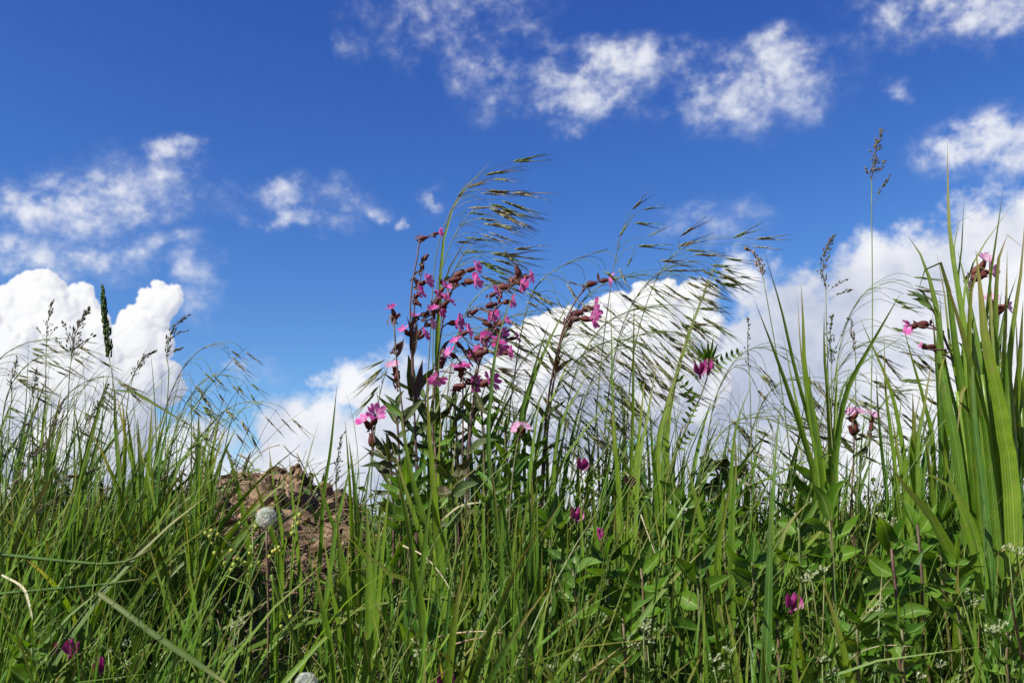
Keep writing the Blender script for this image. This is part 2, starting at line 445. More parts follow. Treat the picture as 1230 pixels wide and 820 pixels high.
def soil_mat(name, dark=0.85):
    m, b = new_mat(name)
    tcn = b.node('ShaderNodeTexCoord'); geo = b.node('ShaderNodeNewGeometry'); oi = b.node('ShaderNodeObjectInfo')
    P = geo.outputs['Position']
    n1 = b.noise(P, 28.0, 8.0, 0.65); n2 = b.noise(P, 260.0, 4.0, 0.6); n3 = b.noise(P, 6.0, 3.0)
    c = b.mix(b.rng(n1, 0.32, 0.70), (0.070 * dark, 0.045 * dark, 0.029 * dark, 1), (0.29 * dark, 0.195 * dark, 0.120 * dark, 1))
    c = b.mix(b.m('MULTIPLY', b.rng(n2, 0.55, 0.75), 0.6), c, (0.42 * dark, 0.31 * dark, 0.21 * dark, 1))
    c = b.mix(b.rng(n3, 0.5, 0.7, 0.0, 0.5), c, (0.16 * dark, 0.096 * dark, 0.058 * dark, 1))
    c = b.mix(b.rng(oi.outputs['Random'], 0.55, 1.0, 0.0, 0.75), c, (0.36 * dark, 0.25 * dark, 0.165 * dark, 1))
    c = b.mix(b.rng(oi.outputs['Random'], 0.4, 0.0, 0.0, 0.6), c, (0.09 * dark, 0.054 * dark, 0.034 * dark, 1))
    p = b.node('ShaderNodeBsdfPrincipled'); b.put(p.inputs['Base Color'], c); p.inputs['Roughness'].default_value = 0.95
    p.inputs['Specular IOR Level'].default_value = 0.15
    bu = b.node('ShaderNodeBump'); bu.inputs['Strength'].default_value = 0.9; bu.inputs['Distance'].default_value = 0.006
    b.put(bu.inputs['Height'], b.m('ADD', b.m('MULTIPLY', n2, 0.5), b.noise(P, 90.0, 5.0, 0.7)))
    b.put(p.inputs['Normal'], bu.outputs[0])
    o = b.node('ShaderNodeOutputMaterial'); b.t.links.new(p.outputs[0], o.inputs[0])
    return m

M_GRASS = plant_mat('meadow grass', [(0.036, 0.098, 0.008), (0.062, 0.160, 0.010), (0.105, 0.220, 0.013), (0.150, 0.245, 0.020), (0.050, 0.125, 0.012), (0.17, 0.20, 0.045)], tip=(0.24, 0.20, 0.06), base=(0.10, 0.13, 0.022), trans=0.24, rough=0.5, spec=0.25)
M_BLADE = plant_mat('broad grass blade', [(0.105, 0.225, 0.012), (0.150, 0.275, 0.014), (0.200, 0.320, 0.017), (0.120, 0.240, 0.013)], tip=(0.30, 0.24, 0.08), spots=0.35, trans=0.48, ribs=0.08, rough=0.46, spec=0.3, tcol=(1.7, 1.45, 0.5))
M_BLADEDARK = plant_mat('dark grass blade', [(0.050, 0.130, 0.014), (0.068, 0.165, 0.016), (0.085, 0.185, 0.017)], tip=(0.16, 0.16, 0.04), trans=0.32, ribs=0.07, rough=0.45, spec=0.3)
M_STALK = plant_mat('grass stalk', [(0.11, 0.165, 0.030), (0.15, 0.20, 0.040), (0.20, 0.20, 0.070)], trans=0.10)
M_STALKY = plant_mat('yellow green stalk', [(0.15, 0.25, 0.028), (0.19, 0.28, 0.032), (0.13, 0.23, 0.025)], trans=0.15)
M_SPIKE = plant_mat('brome spikelet', [(0.14, 0.21, 0.045), (0.20, 0.26, 0.065), (0.20, 0.165, 0.085), (0.42, 0.39, 0.27), (0.16, 0.225, 0.045)], tip=(0.30, 0.20, 0.19), trans=0.30, rough=0.5, spec=0.4)
M_PANICLE = plant_mat('meadow grass flower head', [(0.15, 0.135, 0.060), (0.115, 0.13, 0.045), (0.19, 0.15, 0.09), (0.13, 0.090, 0.075)], trans=0.2, rough=0.5)
M_FOXTAIL = plant_mat('dark green spike', [(0.035, 0.070, 0.018), (0.055, 0.10, 0.022), (0.085, 0.125, 0.03)], trans=0.15, rough=0.7, spec=0.15)
M_STEMRED = plant_mat('campion stem', [(0.085, 0.030, 0.034), (0.11, 0.045, 0.035), (0.09, 0.065, 0.035)], trans=0.0, rough=0.6)
M_STEMGRN = plant_mat('weed stem', [(0.10, 0.14, 0.035), (0.14, 0.13, 0.045), (0.14, 0.08, 0.045)], trans=0.08, rough=0.55)
M_CALYX = plant_mat('campion calyx', [(0.085, 0.014, 0.018), (0.12, 0.024, 0.024), (0.16, 0.045, 0.034), (0.06, 0.012, 0.018)], trans=0.15, rough=0.6, spec=0.25, tcol=(1.6, 0.7, 0.6))
M_PETAL = plant_mat('campion petal', [(0.72, 0.14, 0.48), (0.76, 0.22, 0.56), (0.62, 0.08, 0.39)], base=(0.82, 0.55, 0.70), trans=0.40, rough=0.6, spec=0.15, tcol=(1.2, 0.8, 1.05))
M_PETALPALE = plant_mat('pale campion petal', [(0.76, 0.34, 0.60), (0.80, 0.46, 0.68)], base=(0.86, 0.74, 0.80), trans=0.40, rough=0.6, spec=0.15, tcol=(1.1, 0.9, 1.05))
M_VETCH = plant_mat('vetch petal', [(0.36, 0.025, 0.20), (0.46, 0.05, 0.28), (0.28, 0.016, 0.15)], trans=0.35, rough=0.5, tcol=(1.3, 0.7, 1.0))
M_LEAF = plant_mat('broad leaf', [(0.055, 0.145, 0.010), (0.080, 0.190, 0.012), (0.120, 0.240, 0.016), (0.062, 0.145, 0.012)], trans=0.40, rough=0.5, mid=0.5, spots=0.3, spec=0.22)
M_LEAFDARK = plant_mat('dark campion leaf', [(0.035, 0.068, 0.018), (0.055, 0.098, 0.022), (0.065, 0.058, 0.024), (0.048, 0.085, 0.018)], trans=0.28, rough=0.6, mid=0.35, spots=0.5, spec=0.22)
M_LEAFRED = plant_mat('purple campion leaf', [(0.085, 0.030, 0.030), (0.070, 0.042, 0.026), (0.10, 0.045, 0.036)], trans=0.2, rough=0.55)
M_COVER = plant_mat('ground cover leaf', [(0.040, 0.095, 0.009), (0.065, 0.145, 0.012), (0.105, 0.190, 0.018), (0.11, 0.15, 0.024)], trans=0.35, rough=0.5, spec=0.22)
M_STRAW = plant_mat('dry straw', [(0.28, 0.20, 0.10), (0.42, 0.33, 0.19), (0.20, 0.13, 0.065), (0.13, 0.08, 0.045)], trans=0.15, rough=0.6)
M_STRAWG = plant_mat('pale dead blade', [(0.42, 0.38, 0.22), (0.50, 0.44, 0.28), (0.34, 0.33, 0.17)], trans=0.3, rough=0.5)
M_WHITE = plant_mat('tiny white flower', [(0.40, 0.46, 0.22), (0.60, 0.63, 0.46), (0.30, 0.40, 0.13)], trans=0.3, rough=0.6)
M_BUD = plant_mat('yellow green bud', [(0.42, 0.49, 0.06), (0.49, 0.49, 0.08), (0.34, 0.46, 0.06)], trans=0.2, rough=0.5)
M_PAPPUS = plant_mat('dandelion down', [(0.88, 0.87, 0.84), (0.9, 0.89, 0.86)], trans=0.6, rough=0.7, tcol=(1, 1, 1))
M_SOIL = soil_mat('reddish soil'); M_CLOD = soil_mat('soil clod', 0.95)
# ------------------------------------------------------------------ the bank of earth: one sheet out to the horizon
def axis(lo, hi, step, far, k=1.35):
    c = list(np.arange(lo, hi + 1e-6, step)); s = step
    a, z = c[0], c[-1]
    while z < far:
        s *= k; z += s; a -= s; c.append(z); c.insert(0, a)
    return c
gx = axis(-1.15, 1.15, 0.0125, 900); gy = axis(0.7, 2.1, 0.0125, 900)
GV = [(x, y, ground(x, y)) for y in gy for x in gx]
nx = len(gx)
GF = [(j * nx + i, j * nx + i + 1, (j + 1) * nx + i + 1, (j + 1) * nx + i) for j in range(len(gy) - 1) for i in range(nx - 1)]
gme = bpy.data.meshes.new('ground'); gme.from_pydata(GV, [], GF)
gme.polygons.foreach_set('use_smooth', [True] * len(GF)); gme.materials.append(M_SOIL)
ground_obj = bpy.data.objects.new('ground', gme); COL.objects.link(ground_obj)
ground_obj['kind'] = 'structure'; ground_obj['label'] = 'bank of bare reddish brown soil under the grass'

# clods lying on the bank
def clod_mesh(seed):
    import bmesh
    bm = bmesh.new(); bmesh.ops.create_icosphere(bm, subdivisions=2, radius=1.0)
    r = random.Random(seed); o = Vector((r.random() * 50, r.random() * 50, r.random() * 50))
    for v in bm.verts:
        n = v.co.normalized(); k = 1 + 0.42 * mnoise.fractal(n * 1.6 + o, 0.8, 2.2, 3)
        v.co = Vector((n.x * k, n.y * k * 0.9, n.z * k * 0.72))
    me = bpy.data.meshes.new('soil_clod'); bm.to_mesh(me); bm.free(); me.materials.append(M_CLOD)
    return me
CLODS = [clod_mesh(k) for k in range(8)]
def clod(x, y, r):
    o = bpy.data.objects.new('soil_clod', rnd.choice(CLODS)); COL.objects.link(o)
    o.parent = ground_obj
    o.location = (x, y, ground(x, y) + r * 0.25)
    o.rotation_euler = (rnd.random() * 6.3, rnd.random() * 6.3, rnd.random() * 6.3)
    s = r * rnd.uniform(0.8, 1.2); o.scale = (s, s * rnd.uniform(0.75, 1.1), s * rnd.uniform(0.7, 1.0))
cl = random.Random(4)
for k in range(260):
    if k < 190: x = MOUND_X + cl.gauss(0.01, 0.075); y = cl.uniform(1.40, 1.66)
    elif k < 220: x = float(at(cl.uniform(860, 1170), 600, 1.58)[0]); y = cl.uniform(1.45, 1.66)
    else: x = cl.uniform(-0.72, 0.72); y = cl.uniform(1.30, 1.60)
    clod(x, y, cl.choice((0.004, 0.005, 0.006, 0.008, 0.008, 0.011, 0.014, 0.019)))
# ------------------------------------------------------------------ plant builders (photograph pixels give where things stand; d is the distance in metres)
def root_at(px, d):
    x = float(at(px, 640, d)[0])
    return np.array((x, d, ground(x, d) - 0.006))

def path(pts, d, lean=0.0, root=None, n=14):
    """pts from the bottom up, pixels; lean = how far the tip comes towards the camera"""
    m = len(pts); W = [at(p[0], p[1], d - lean * ((i + 1) / m) ** 1.5) for i, p in enumerate(pts)]
    if root is not None and W[0][2] > root[2] + 0.01: W = [root] + W
    return spline(W, n)

def blade_w(n, w, root=0.5, belly=0.35):
    t = np.linspace(0, 1, n)
    return w * np.where(t < belly, root + (1 - root) * (t / belly), np.clip(1 - ((t - belly) / (1 - belly)) ** 2.2, 0.015, 1))

def img_dir(ang, cam_=0.0):
    a = math.radians(ang)
    return nrm((math.cos(a), -cam_, math.sin(a)))

# shared small meshes
def calyx_mesh(k):
    r = random.Random(k); b = MB(); n = 8; sides = 10
    prof = [(0, .10), (.06, .20), (.2, .29), (.45, .31), (.7, .25), (.86, .19), (.97, .20), (1.0, .17)]
    V = []; A = []; F = []
    for i, (x, q) in enumerate(prof):
        for s in range(sides):
            an = 2 * math.pi * s / sides; rr = q * (1 + (0.07 if s % 2 else -0.05))
            xx = x + (0.13 * (s % 2) if i >= n - 2 else 0)
            V.append((xx, rr * math.cos(an), rr * math.sin(an))); A.append((r.random() * 0.1, x, 1.0 if s % 2 else 0.2))
            if i:
                o = i * sides; s2 = (s + 1) % sides
                F.append((o - sides + s, o - sides + s2, o + s2, o + s))
    F.append(tuple(range(sides))[::-1])
    b.add(V, F, A)
    return b.mesh('calyx', M_CALYX)
def petal_mesh(k, mat):
    r = random.Random(k); b = MB(); V = []; A = []; F = []; C = 7; R = 7
    curl = r.uniform(-0.25, 0.2)
    for i in range(R):
        t = i / (R - 1)
        w = np.interp(t, [0, .2, .45, .75, 1], [.07, .10, .33, .47, .44])
        for j in range(C):
            s = j / (C - 1) * 2 - 1
            x = t * (1 - 0.34 * (t ** 3) * max(0, 1 - abs(s) * 2.6) - 0.20 * t ** 2 * max(0, abs(s) - .62) / .38) + 0.03 * math.sin(7 * s + k)
            V.append((x, s * w, curl * t * t + 0.08 * (s * s) * t + 0.03 * math.sin(5 * s + k * 2) * t)); A.append((r.random() * .04 + k * .2, t, s))
            if i and j:
                o = i * C + j; F.append((o - C - 1, o - C, o, o - 1))
    b.add(V, F, A)
    return b.mesh('petal', mat)
CALYX = [calyx_mesh(k) for k in range(3)]
PETAL = [petal_mesh(k, M_PETAL) for k in range(4)]
PETALPALE = [petal_mesh(k + 5, M_PETALPALE) for k in range(3)]

def spikelet_mesh(k):
    r = random.Random(k + 40); b = MB(); n = r.choice((5, 6, 6)); tb = r.random()
    for i in range(n):
        side = 1 if i % 2 else -1; x0 = 0.02 + 0.055 * i
        sp = side * (0.018 + 0.004 * i); y = r.uniform(-.01, .01)
        p0 = np.array((x0, y * .3, side * 0.004)); p1 = np.array((x0 + 0.33, y, sp + side * r.uniform(0, .012)))
        b.spindle(p0, p1, 0.021, 5, tint=tb + r.uniform(-.03, .03), fat=.45)
        e = np.array((min(p1[0] + r.uniform(.36, .46), 1.03), y * 2 + r.uniform(-.02, .02), p1[2] + side * r.uniform(0.01, .06)))
        b.tube(np.array((p1 - (p1 - p0) * .1, (p1 + e) / 2 + (0, 0, side * .004), e)), np.array((.0058, .0048, .0022)), 3, tint=tb)
    return b.mesh('spikelet', M_SPIKE)
SPIKELETS = [spikelet_mesh(k) for k in range(7)]

def leaf_into(b, p0, p1, w, face=(0, -1, .5), sag=0.0, n=9, tint=None, oval=0.5, twist=0.0):
    p0 = np.asarray(p0); p1 = np.asarray(p1); L = np.linalg.norm(p1 - p0)
    mid = (p0 + p1) / 2 + np.array((rnd.uniform(-.07, .07) * L, rnd.uniform(-.06, .06) * L, sag * L))
    pts = spline((p0, mid, p1), n); t = np.linspace(0, 1, n)
    ws = w * np.clip(np.sin(np.pi * np.clip(t, 0, 1) ** 0.72) ** 1.05, 0.04, 1); ws = ws * np.array([rnd.uniform(.86, 1.1) for _ in range(n)]); ws[0] = w * .12; ws[-1] = w * .01
    b.ribbon(pts, ws, face, 0.30, tint, twist)

def flower(parent, px, py, d, ang, cam_, size, pale=False, opening=0.40, petals=True, name='flower', stalk=None, stem_b=None):
    """campion flower centred on the pixel; size = petal spread in pixels"""
    ax = img_dir(ang, cam_); S = size * PXM(d)
    c = at(px, py, d); L = max(S * (0.55 if petals else 0.66), 0.007)
    base = c - ax * L
    f = bpy.data.objects.new(name, None); COL.objects.link(f); f.parent = parent; f.empty_display_size = 0.01
    WLOC[f.name] = WLOC[parent.name]
    me = rnd.choice(CALYX)
    place('calyx', me, f, base, ax, scale=(L, L * rnd.uniform(.85, 1.05), L * rnd.uniform(.85, 1.05)))
    if petals:
        u = nrm(np.cross(ax, (0.2, 0.5, 1))); w = np.cross(ax, u); o = rnd.random() * 6.3
        for k in range(5):
            an = o + 2 * math.pi * k / 5 + rnd.uniform(-.12, .12)
            rad = u * math.cos(an) + w * math.sin(an); op = opening + rnd.uniform(-.18, .25)
            place('petal', rnd.choice(PETALPALE if pale else PETAL), f, base + ax * L * .96, rad * math.cos(op) + ax * math.sin(op), ax, S * rnd.uniform(.48, .62))
    if stalk is not None:
        st = at(stalk[0], stalk[1], d); sb_ = MB()
        sb_.tube(spline((st, st * .4 + base * .6 - ax * L * .12, base), 6), np.linspace(.0011, .0009, 6), 5); sb_.build('stalk', M_STEMRED, f)
    for q in range(2 if petals else 3):                       # small dark bracts where the stalk meets the calyx
        bb_ = MB(); o_ = base - ax * L * rnd.uniform(0, .9) if stalk is not None else base
        v = nrm(ax * rnd.uniform(.3, 1.3) + np.array((rnd.uniform(-1, 1), rnd.uniform(-1, .4), rnd.uniform(-.9, 1))))
        leaf_into(bb_, o_, o_ + v * rnd.uniform(6, 13) * PXM(d), rnd.uniform(2.5, 4.5) * PXM(d), (rnd.uniform(-.8, .8), -1, .4), rnd.uniform(-.1, .1), 6, twist=rnd.uniform(-1, 1))
        bb_.build('bract', M_LEAFRED if rnd.random() < .7 else M_CALYX, f)
    return f

def campion(label, base_px, d, stems, flowers=(), buds=(), leaves=(), name='red_campion', group=None, stem_mat=None, stem_r=0.0016):
    root = root_at(base_px, d)
    t = thing(name, label, 'wildflower', root, group)
    for st in stems:
        b = MB(); P = path(st, d, 0.0, root if st[0][1] > 540 else None, 18)
        b.tube(P, np.linspace(stem_r, stem_r * .62, len(P)), 6); b.build('stem', stem_mat or M_STEMRED, t)
    fb = None
    for f in flowers:
        px, py, ang, cm_, size = f[:5]; kw = f[6] if len(f) > 6 else {}
        flower(t, px, py, d + rnd.uniform(-.025, .02), ang, cm_, size, stalk=f[5], stem_b=fb, **kw)
    for f in buds:
        px, py, ang, cm_, size = f[:5]
        flower(t, px, py, d + rnd.uniform(-.02, .02), ang, cm_, size, petals=False, name='bud', stalk=f[5], stem_b=fb)
    for (x0, y0, x1, y1, w, mk) in leaves:
        b = MB(); dd = d + rnd.uniform(-.015, .015)
        leaf_into(b, at(x0, y0, dd), at(x1, y1, dd - rnd.uniform(-.02, .03)), w * PXM(d) * .78, (rnd.uniform(-.9, .9), -1, rnd.uniform(-.2, 1.2)), rnd.uniform(-.08, .14), twist=rnd.uniform(-1.4, 1.4))
        b.build('leaf', mk, t)
    return t

def spikelet_at(t, p, dirv, length):
    rl = rnd.uniform(0, 6.3)
    zh = nrm((0.25 * math.cos(rl), math.cos(rl), math.sin(rl) + .01))
    place('spikelet', rnd.choice(SPIKELETS), t, p, dirv, zh, (length, length * rnd.uniform(.9, 1.3), length * rnd.uniform(.9, 1.4)))

def brome(label, base_px, d, stem, explicit=(), auto=0, t0=.6, ped=(15, 60), droop=(-50, 0), ln=(34, 52), blades=(), group='brome grasses blown over by the wind', lean=0.03, spread=.25):
    root = root_at(base_px, d)
    t = thing('brome_grass', label, 'grass', root, group)
    P = path(stem, d, lean, root, 26); b = MB()
    b.tube(P, np.interp(np.linspace(0, 1, 26), [0, .5, 1], [.0011, .0009, .00045]), 5)
    k = PXM(d)
    for (sx, sy, ex, ey) in explicit:
        dd = d - lean + rnd.uniform(-.03, .03)
        p0 = at(sx, sy, dd); p1 = at(ex, ey, dd + rnd.uniform(-.025, .025))
        best = min(range(9, 25), key=lambda i: abs(P[i][0] - (p0[0] - .035)) * .7 + abs(P[i][2] - (p0[2] - .010)))
        q = P[best]; dv = nrm(p1 - p0); h = np.linalg.norm(p0 - q)
        b.tube(spline((q, q + (p0 - q) * .45 + np.array((0, 0, .12 * h)), p0), 7), np.linspace(.00045, .0003, 7), 3)
        spikelet_at(t, p0, dv, np.linalg.norm(p1 - p0))
    for i in range(auto):
        u = t0 + (1 - t0) * ((i + rnd.random()) / auto); q = P[min(int(u * 25), 25)]; tg = nrm(P[min(int(u * 25) + 1, 25)] - P[max(int(u * 25) - 1, 0)])
        L = rnd.uniform(*ped) * k * (1.25 - .55 * (u - t0) / (1 - t0)); a = math.radians(rnd.uniform(*droop))
        wind = nrm((math.cos(a), rnd.uniform(-spread, spread), math.sin(a)))
        c1 = q + tg * L * .55 + wind * L * .12; c2 = q + tg * L * .75 + wind * L * .55 + np.array((0, 0, .05 * L)); p0 = q + tg * L * .62 + wind * L * 1.0
        b.tube(spline((q, c1, c2, p0), 9), np.linspace(.00045, .0003, 9), 3)
        spikelet_at(t, p0, nrm(wind + np.array((0, 0, -.12)) + nrm(p0 - c2) * .8), rnd.uniform(*ln) * k)
    b.build('stem', M_STALK, t)
    for (pts, w) in blades:
        bb = MB(); Q = path(pts, d + rnd.uniform(-.03, .03), rnd.uniform(-.03, .06), root, 14)
        bb.ribbon(Q, blade_w(14, w * k), (rnd.uniform(-.5, .5), -1, .3), .2); bb.build('leaf_blade', M_BLADE, t)
    return t

def meadow_grass(label, base_px, d, stem, head, spread=7, n=60, mat=None, blades=(), name='meadow_grass', group=None, dense=False, side=(), glume=(3.2, 5.0)):
    root = root_at(base_px, d)
    t = thing(name, label, 'grass', root, group)
    k = PXM(d); b = MB(); P = path(list(stem) + [head[0]], d, 0.0, root, 16)
    b.tube(P, np.linspace(.0010, .0006, 16), 5); b.build('stem', M_STALK, t)
    hb = MB(); H = spline([at(x, y, d) for x, y in head], 24)
    hb.tube(H, np.linspace(.0006, .0003, 24), 4)
    L = np.linalg.norm(H[-1] - H[0])
    for i in range(n):
        u = rnd.random() ** .9; q = H[min(int(u * 23), 23)]; tg = nrm(H[min(int(u * 23) + 1, 23)] - H[max(int(u * 23) - 1, 0)])
        env = np.interp(u, [0, .25, .7, 1], [.75, 1, .65, .12]) * spread * k * (1 if dense else (0.45 + .55 * math.sin(u * 26) ** 2))
        an = rnd.random() * 6.3; r = env * math.sqrt(rnd.random())
        off = np.array((math.cos(an), math.sin(an), 0)) * r
        p = q + off + tg * rnd.uniform(0, 2) * k
        dv = nrm(tg * (3.0 if dense else 1.6) + off / max(env, 1e-5) * (.5 if dense else .9) + np.array((.25, 0, 0)))
        g = rnd.uniform(*glume) * k
        hb.spindle(p, p + dv * g, g * .21, 4)
        if not dense: hb.tube(np.array((q - tg * r * .8, (p + q) / 2, p)), np.array((.0003, .0002, .0002)), 3, tint=.2)
    for (x0, y0, x1, y1, m, sp_) in side:
        Hs = spline((at(x0, y0, d), at((x0 + x1) / 2, (y0 + y1) / 2 - 2, d), at(x1, y1, d)), 10)
        hb.tube(Hs, .0003, 3)
        for i in range(m):
            q = Hs[rnd.randint(3, 9)]; p = q + np.array((rnd.uniform(-1, 1), rnd.uniform(-1, 1), rnd.uniform(-1, 1))) * sp_ * k
            dv = nrm(Hs[-1] - Hs[0] + np.array((rnd.uniform(-.3, .3), rnd.uniform(-.3, .3), rnd.uniform(-.3, .3))) * np.linalg.norm(Hs[-1] - Hs[0]))
            g = rnd.uniform(*glume) * k; hb.spindle(p, p + dv * g, g * .21, 4)
    hb.build('flower_head', mat or M_PANICLE, t)
    for (pts, w) in blades:
        bb = MB(); Q = path(pts, d + rnd.uniform(-.03, .03), rnd.uniform(-.03, .06), root, 14)
        bb.ribbon(Q, blade_w(14, w * k), (rnd.uniform(-.5, .5), -1, .3), .2); bb.build('leaf_blade', M_BLADE, t)
    return t

def clump(name, label, cat, base_px, d, blades, mat=None, stalks=(), group=None, scatter=14, fold=.2, lean=(-.03, .07)):
    """blades: (points from tip to foot, width px[, material])"""
    root = root_at(base_px, d)
    t = thing(name, label, cat, root, group)
    k = PXM(d)
    for bl in blades:
        pts, w = bl[0], bl[1]; m = bl[2] if len(bl) > 2 else (mat or M_BLADE)
        dd = d + rnd.uniform(-.05, .05)
        foot = root_at(pts[-1][0] * .6 + base_px * .4 + rnd.uniform(-scatter, scatter) * .5, dd)
        Q = path(pts[::-1], dd, rnd.uniform(*lean), foot, 20)
        b = MB(); b.ribbon(Q, blade_w(20, w * k, .55, .4), (rnd.uniform(-1.0, .1), -1, rnd.uniform(.1, .8)), fold, twist=rnd.uniform(-.4, .4))
        b.build('leaf_blade', m, t)
    for (pts, w) in stalks:
        dd = d + rnd.uniform(-.05, .03); foot = root_at(pts[-1][0], dd)
        Q = path(pts[::-1], dd, 0.0, foot, 14); b = MB()
        b.tube(Q, np.linspace(w * k / 2, w * k * .4, 14), 7); b.build('stalk', M_STALKY, t)
    return t

def weed(label, base_px, d, stem, leaves, name='leafy_weed', group=None, mat=None, cat='weed', stem_mat=None, width=1.0):
    """upright stem with pointed oval leaves; leaves: (x0, y0, x1, y1, w)"""
    root = root_at(base_px, d)
    t = thing(name, label, cat, root, group)
    b = MB(); P = path(stem, d, 0.0, root, 12); b.tube(P, np.linspace(.0022, .0014, 12), 6); b.build('stem', stem_mat or M_STEMGRN, t)
    for (x0, y0, x1, y1, w) in leaves:
        b = MB(); dd = d + rnd.uniform(-.01, .01)
        leaf_into(b, at(x0, y0, dd), at(x1, y1, dd - rnd.uniform(-.03, .05)), w * PXM(d) * width * .92, (rnd.uniform(-.6, .6), -1, rnd.uniform(0, 1.1)), rnd.uniform(-.16, .14), 10, twist=rnd.uniform(-1.1, 1.1))
        b.build('leaf', mat or M_LEAF, t)
    return t
# ------------------------------------------------------------------ red campions
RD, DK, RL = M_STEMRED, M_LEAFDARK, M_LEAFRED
campion('tallest red campion with a single small flower at its tip above the rest', 500, 1.36,
    [[(502, 600), (498, 500), (494, 420), (493, 360), (497, 330), (502, 305), (504, 288)], [(500, 590), (497, 470), (496, 400), (499, 360), (508, 322)]],
    [(527, 280, 12, .1, 15, (504, 292), dict(opening=.5)), (512, 338, 20, .5, 21, (497, 345)), (527, 358, 60, .4, 21, (506, 380)), (539, 361, 40, .3, 22, (507, 385)),
     (528, 374, -10, .6, 20, (506, 385)), (498, 380, 100, .5, 14, (497, 395)), (505, 352, 30, .5, 17, (497, 362)), (534, 345, 40, .5, 16, (510, 378)), (510, 402, 20, .6, 17, (498, 412)), (486, 396, 140, .5, 16, (495, 408)), (520, 372, 100, .6, 17, (506, 386)), (518, 389, 10, .6, 15, (500, 400), dict(pale=True))],
    [(514, 306, 55, 0, 14, (503, 318)), (508, 316, 80, .2, 14, (503, 326)), (503, 345, -70, .2, 17, (498, 334)), (515, 377, 5, .2, 16, (500, 385)), (505, 366, -30, .3, 15, (497, 360)), (513, 285, 10, .1, 15, (504, 290)), (506, 398, 40, .3, 16, (498, 410))],
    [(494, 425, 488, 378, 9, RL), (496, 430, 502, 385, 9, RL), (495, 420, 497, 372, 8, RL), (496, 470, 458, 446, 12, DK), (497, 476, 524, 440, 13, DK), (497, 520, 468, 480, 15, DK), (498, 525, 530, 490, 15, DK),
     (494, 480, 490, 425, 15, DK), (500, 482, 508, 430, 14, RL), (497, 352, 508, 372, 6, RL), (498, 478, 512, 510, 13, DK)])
campion('red campion stem leaning left with one flower at its tip', 490, 1.33,
    [[(492, 600), (484, 500), (477, 440), (474, 400), (473, 384)]],
    [(471, 371, 110, .3, 17, (474, 388), dict(opening=.55)), (473, 440, 110, .6, 20, (478, 465), dict(pale=True))],
    [(480, 378, 20, .2, 17, (474, 392)), (482, 412, 40, .3, 18, (476, 425)), (478, 446, 80, .3, 18, (478, 470))],
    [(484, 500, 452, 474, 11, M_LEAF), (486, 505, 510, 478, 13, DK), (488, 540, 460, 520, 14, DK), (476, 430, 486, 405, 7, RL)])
campion('red campion with a pair of pink flowers facing away right at its top', 540, 1.38,
    [[(525, 600), (520, 500), (527, 420), (537, 362), (546, 343)]],
    [(571, 322, 15, .3, 21, (545, 345)), (570, 338, -5, .5, 25, (545, 347)), (551, 388, -5, .3, 23, (530, 395))],
    [(558, 326, 25, .2, 22, (544, 347)), (553, 334, 10, .4, 22, (543, 350)), (550, 342, -5, .3, 20, (541, 355)), (541, 352, 60, .2, 16, (537, 365))],
    [(521, 505, 548, 470, 15, DK), (520, 510, 500, 470, 14, DK), (528, 430, 545, 405, 8, RL), (523, 540, 555, 520, 16, DK), (522, 545, 494, 530, 15, DK)])
campion('bushiest red campion with many magenta flowers crowded along its right side', 565, 1.34,
    [[(560, 600), (566, 500), (578, 425), (592, 378), (606, 345), (614, 332)], [(556, 590), (556, 520), (556, 470), (556, 450)], [(562, 590), (567, 500), (574, 440), (590, 412)]],
    [(637, 332, 5, .3, 17, (610, 348)), (627, 342, -40, .4, 19, (610, 350)), (614, 362, 0, .5, 20, (596, 372)), (592, 378, -50, .6, 18, (588, 385)), (602, 400, -40, .4, 19, (588, 395)), (620, 406, 5, .2, 16, (592, 400)),
     (599, 416, -60, .5, 25, (584, 405)), (579, 407, -20, .7, 22, (582, 400)), (588, 404, 30, .6, 16, (583, 415)), (570, 424, -30, .6, 21, (578, 418)), (555, 441, 80, .5, 24, (560, 462)), (525, 454, -80, .7, 22, (545, 448)),
     (569, 460, -20, .7, 23, (558, 455)), (589, 457, 20, .5, 26, (562, 458)), (562, 398, 20, .6, 18, (575, 420)), (606, 386, 30, .4, 18, (592, 392)), (540, 424, 150, .5, 18, (558, 440)), (596, 352, 20, .5, 18, (596, 372)), (612, 424, -5, .5, 17, (590, 416)), (548, 410, 130, .5, 17, (562, 430))],
    [(620, 320, 110, .2, 20, (612, 342)), (622, 330, 60, .2, 22, (610, 345)), (612, 345, -10, .3, 20, (602, 352)), (596, 365, 10, .3, 20, (588, 378)), (585, 422, 10, .4, 24, (572, 432)), (576, 428, -10, .4, 22, (568, 440)),
     (530, 441, -95, .3, 22, (541, 430)), (546, 443, 185, .3, 20, (558, 450)), (558, 463, 10, .5, 24, (548, 472)), (574, 372, 30, .2, 16, (588, 388)), (580, 388, 170, .2, 17, (588, 398))],
    [(588, 390, 570, 380, 6, RL), (586, 395, 606, 374, 7, RL), (566, 505, 595, 470, 16, DK), (565, 510, 536, 480, 16, DK), (562, 545, 600, 528, 18, DK), (562, 548, 530, 530, 17, DK), (558, 570, 590, 590, 18, DK), (556, 480, 575, 500, 13, DK), (575, 440, 560, 410, 7, RL), (570, 470, 588, 500, 12, DK)])
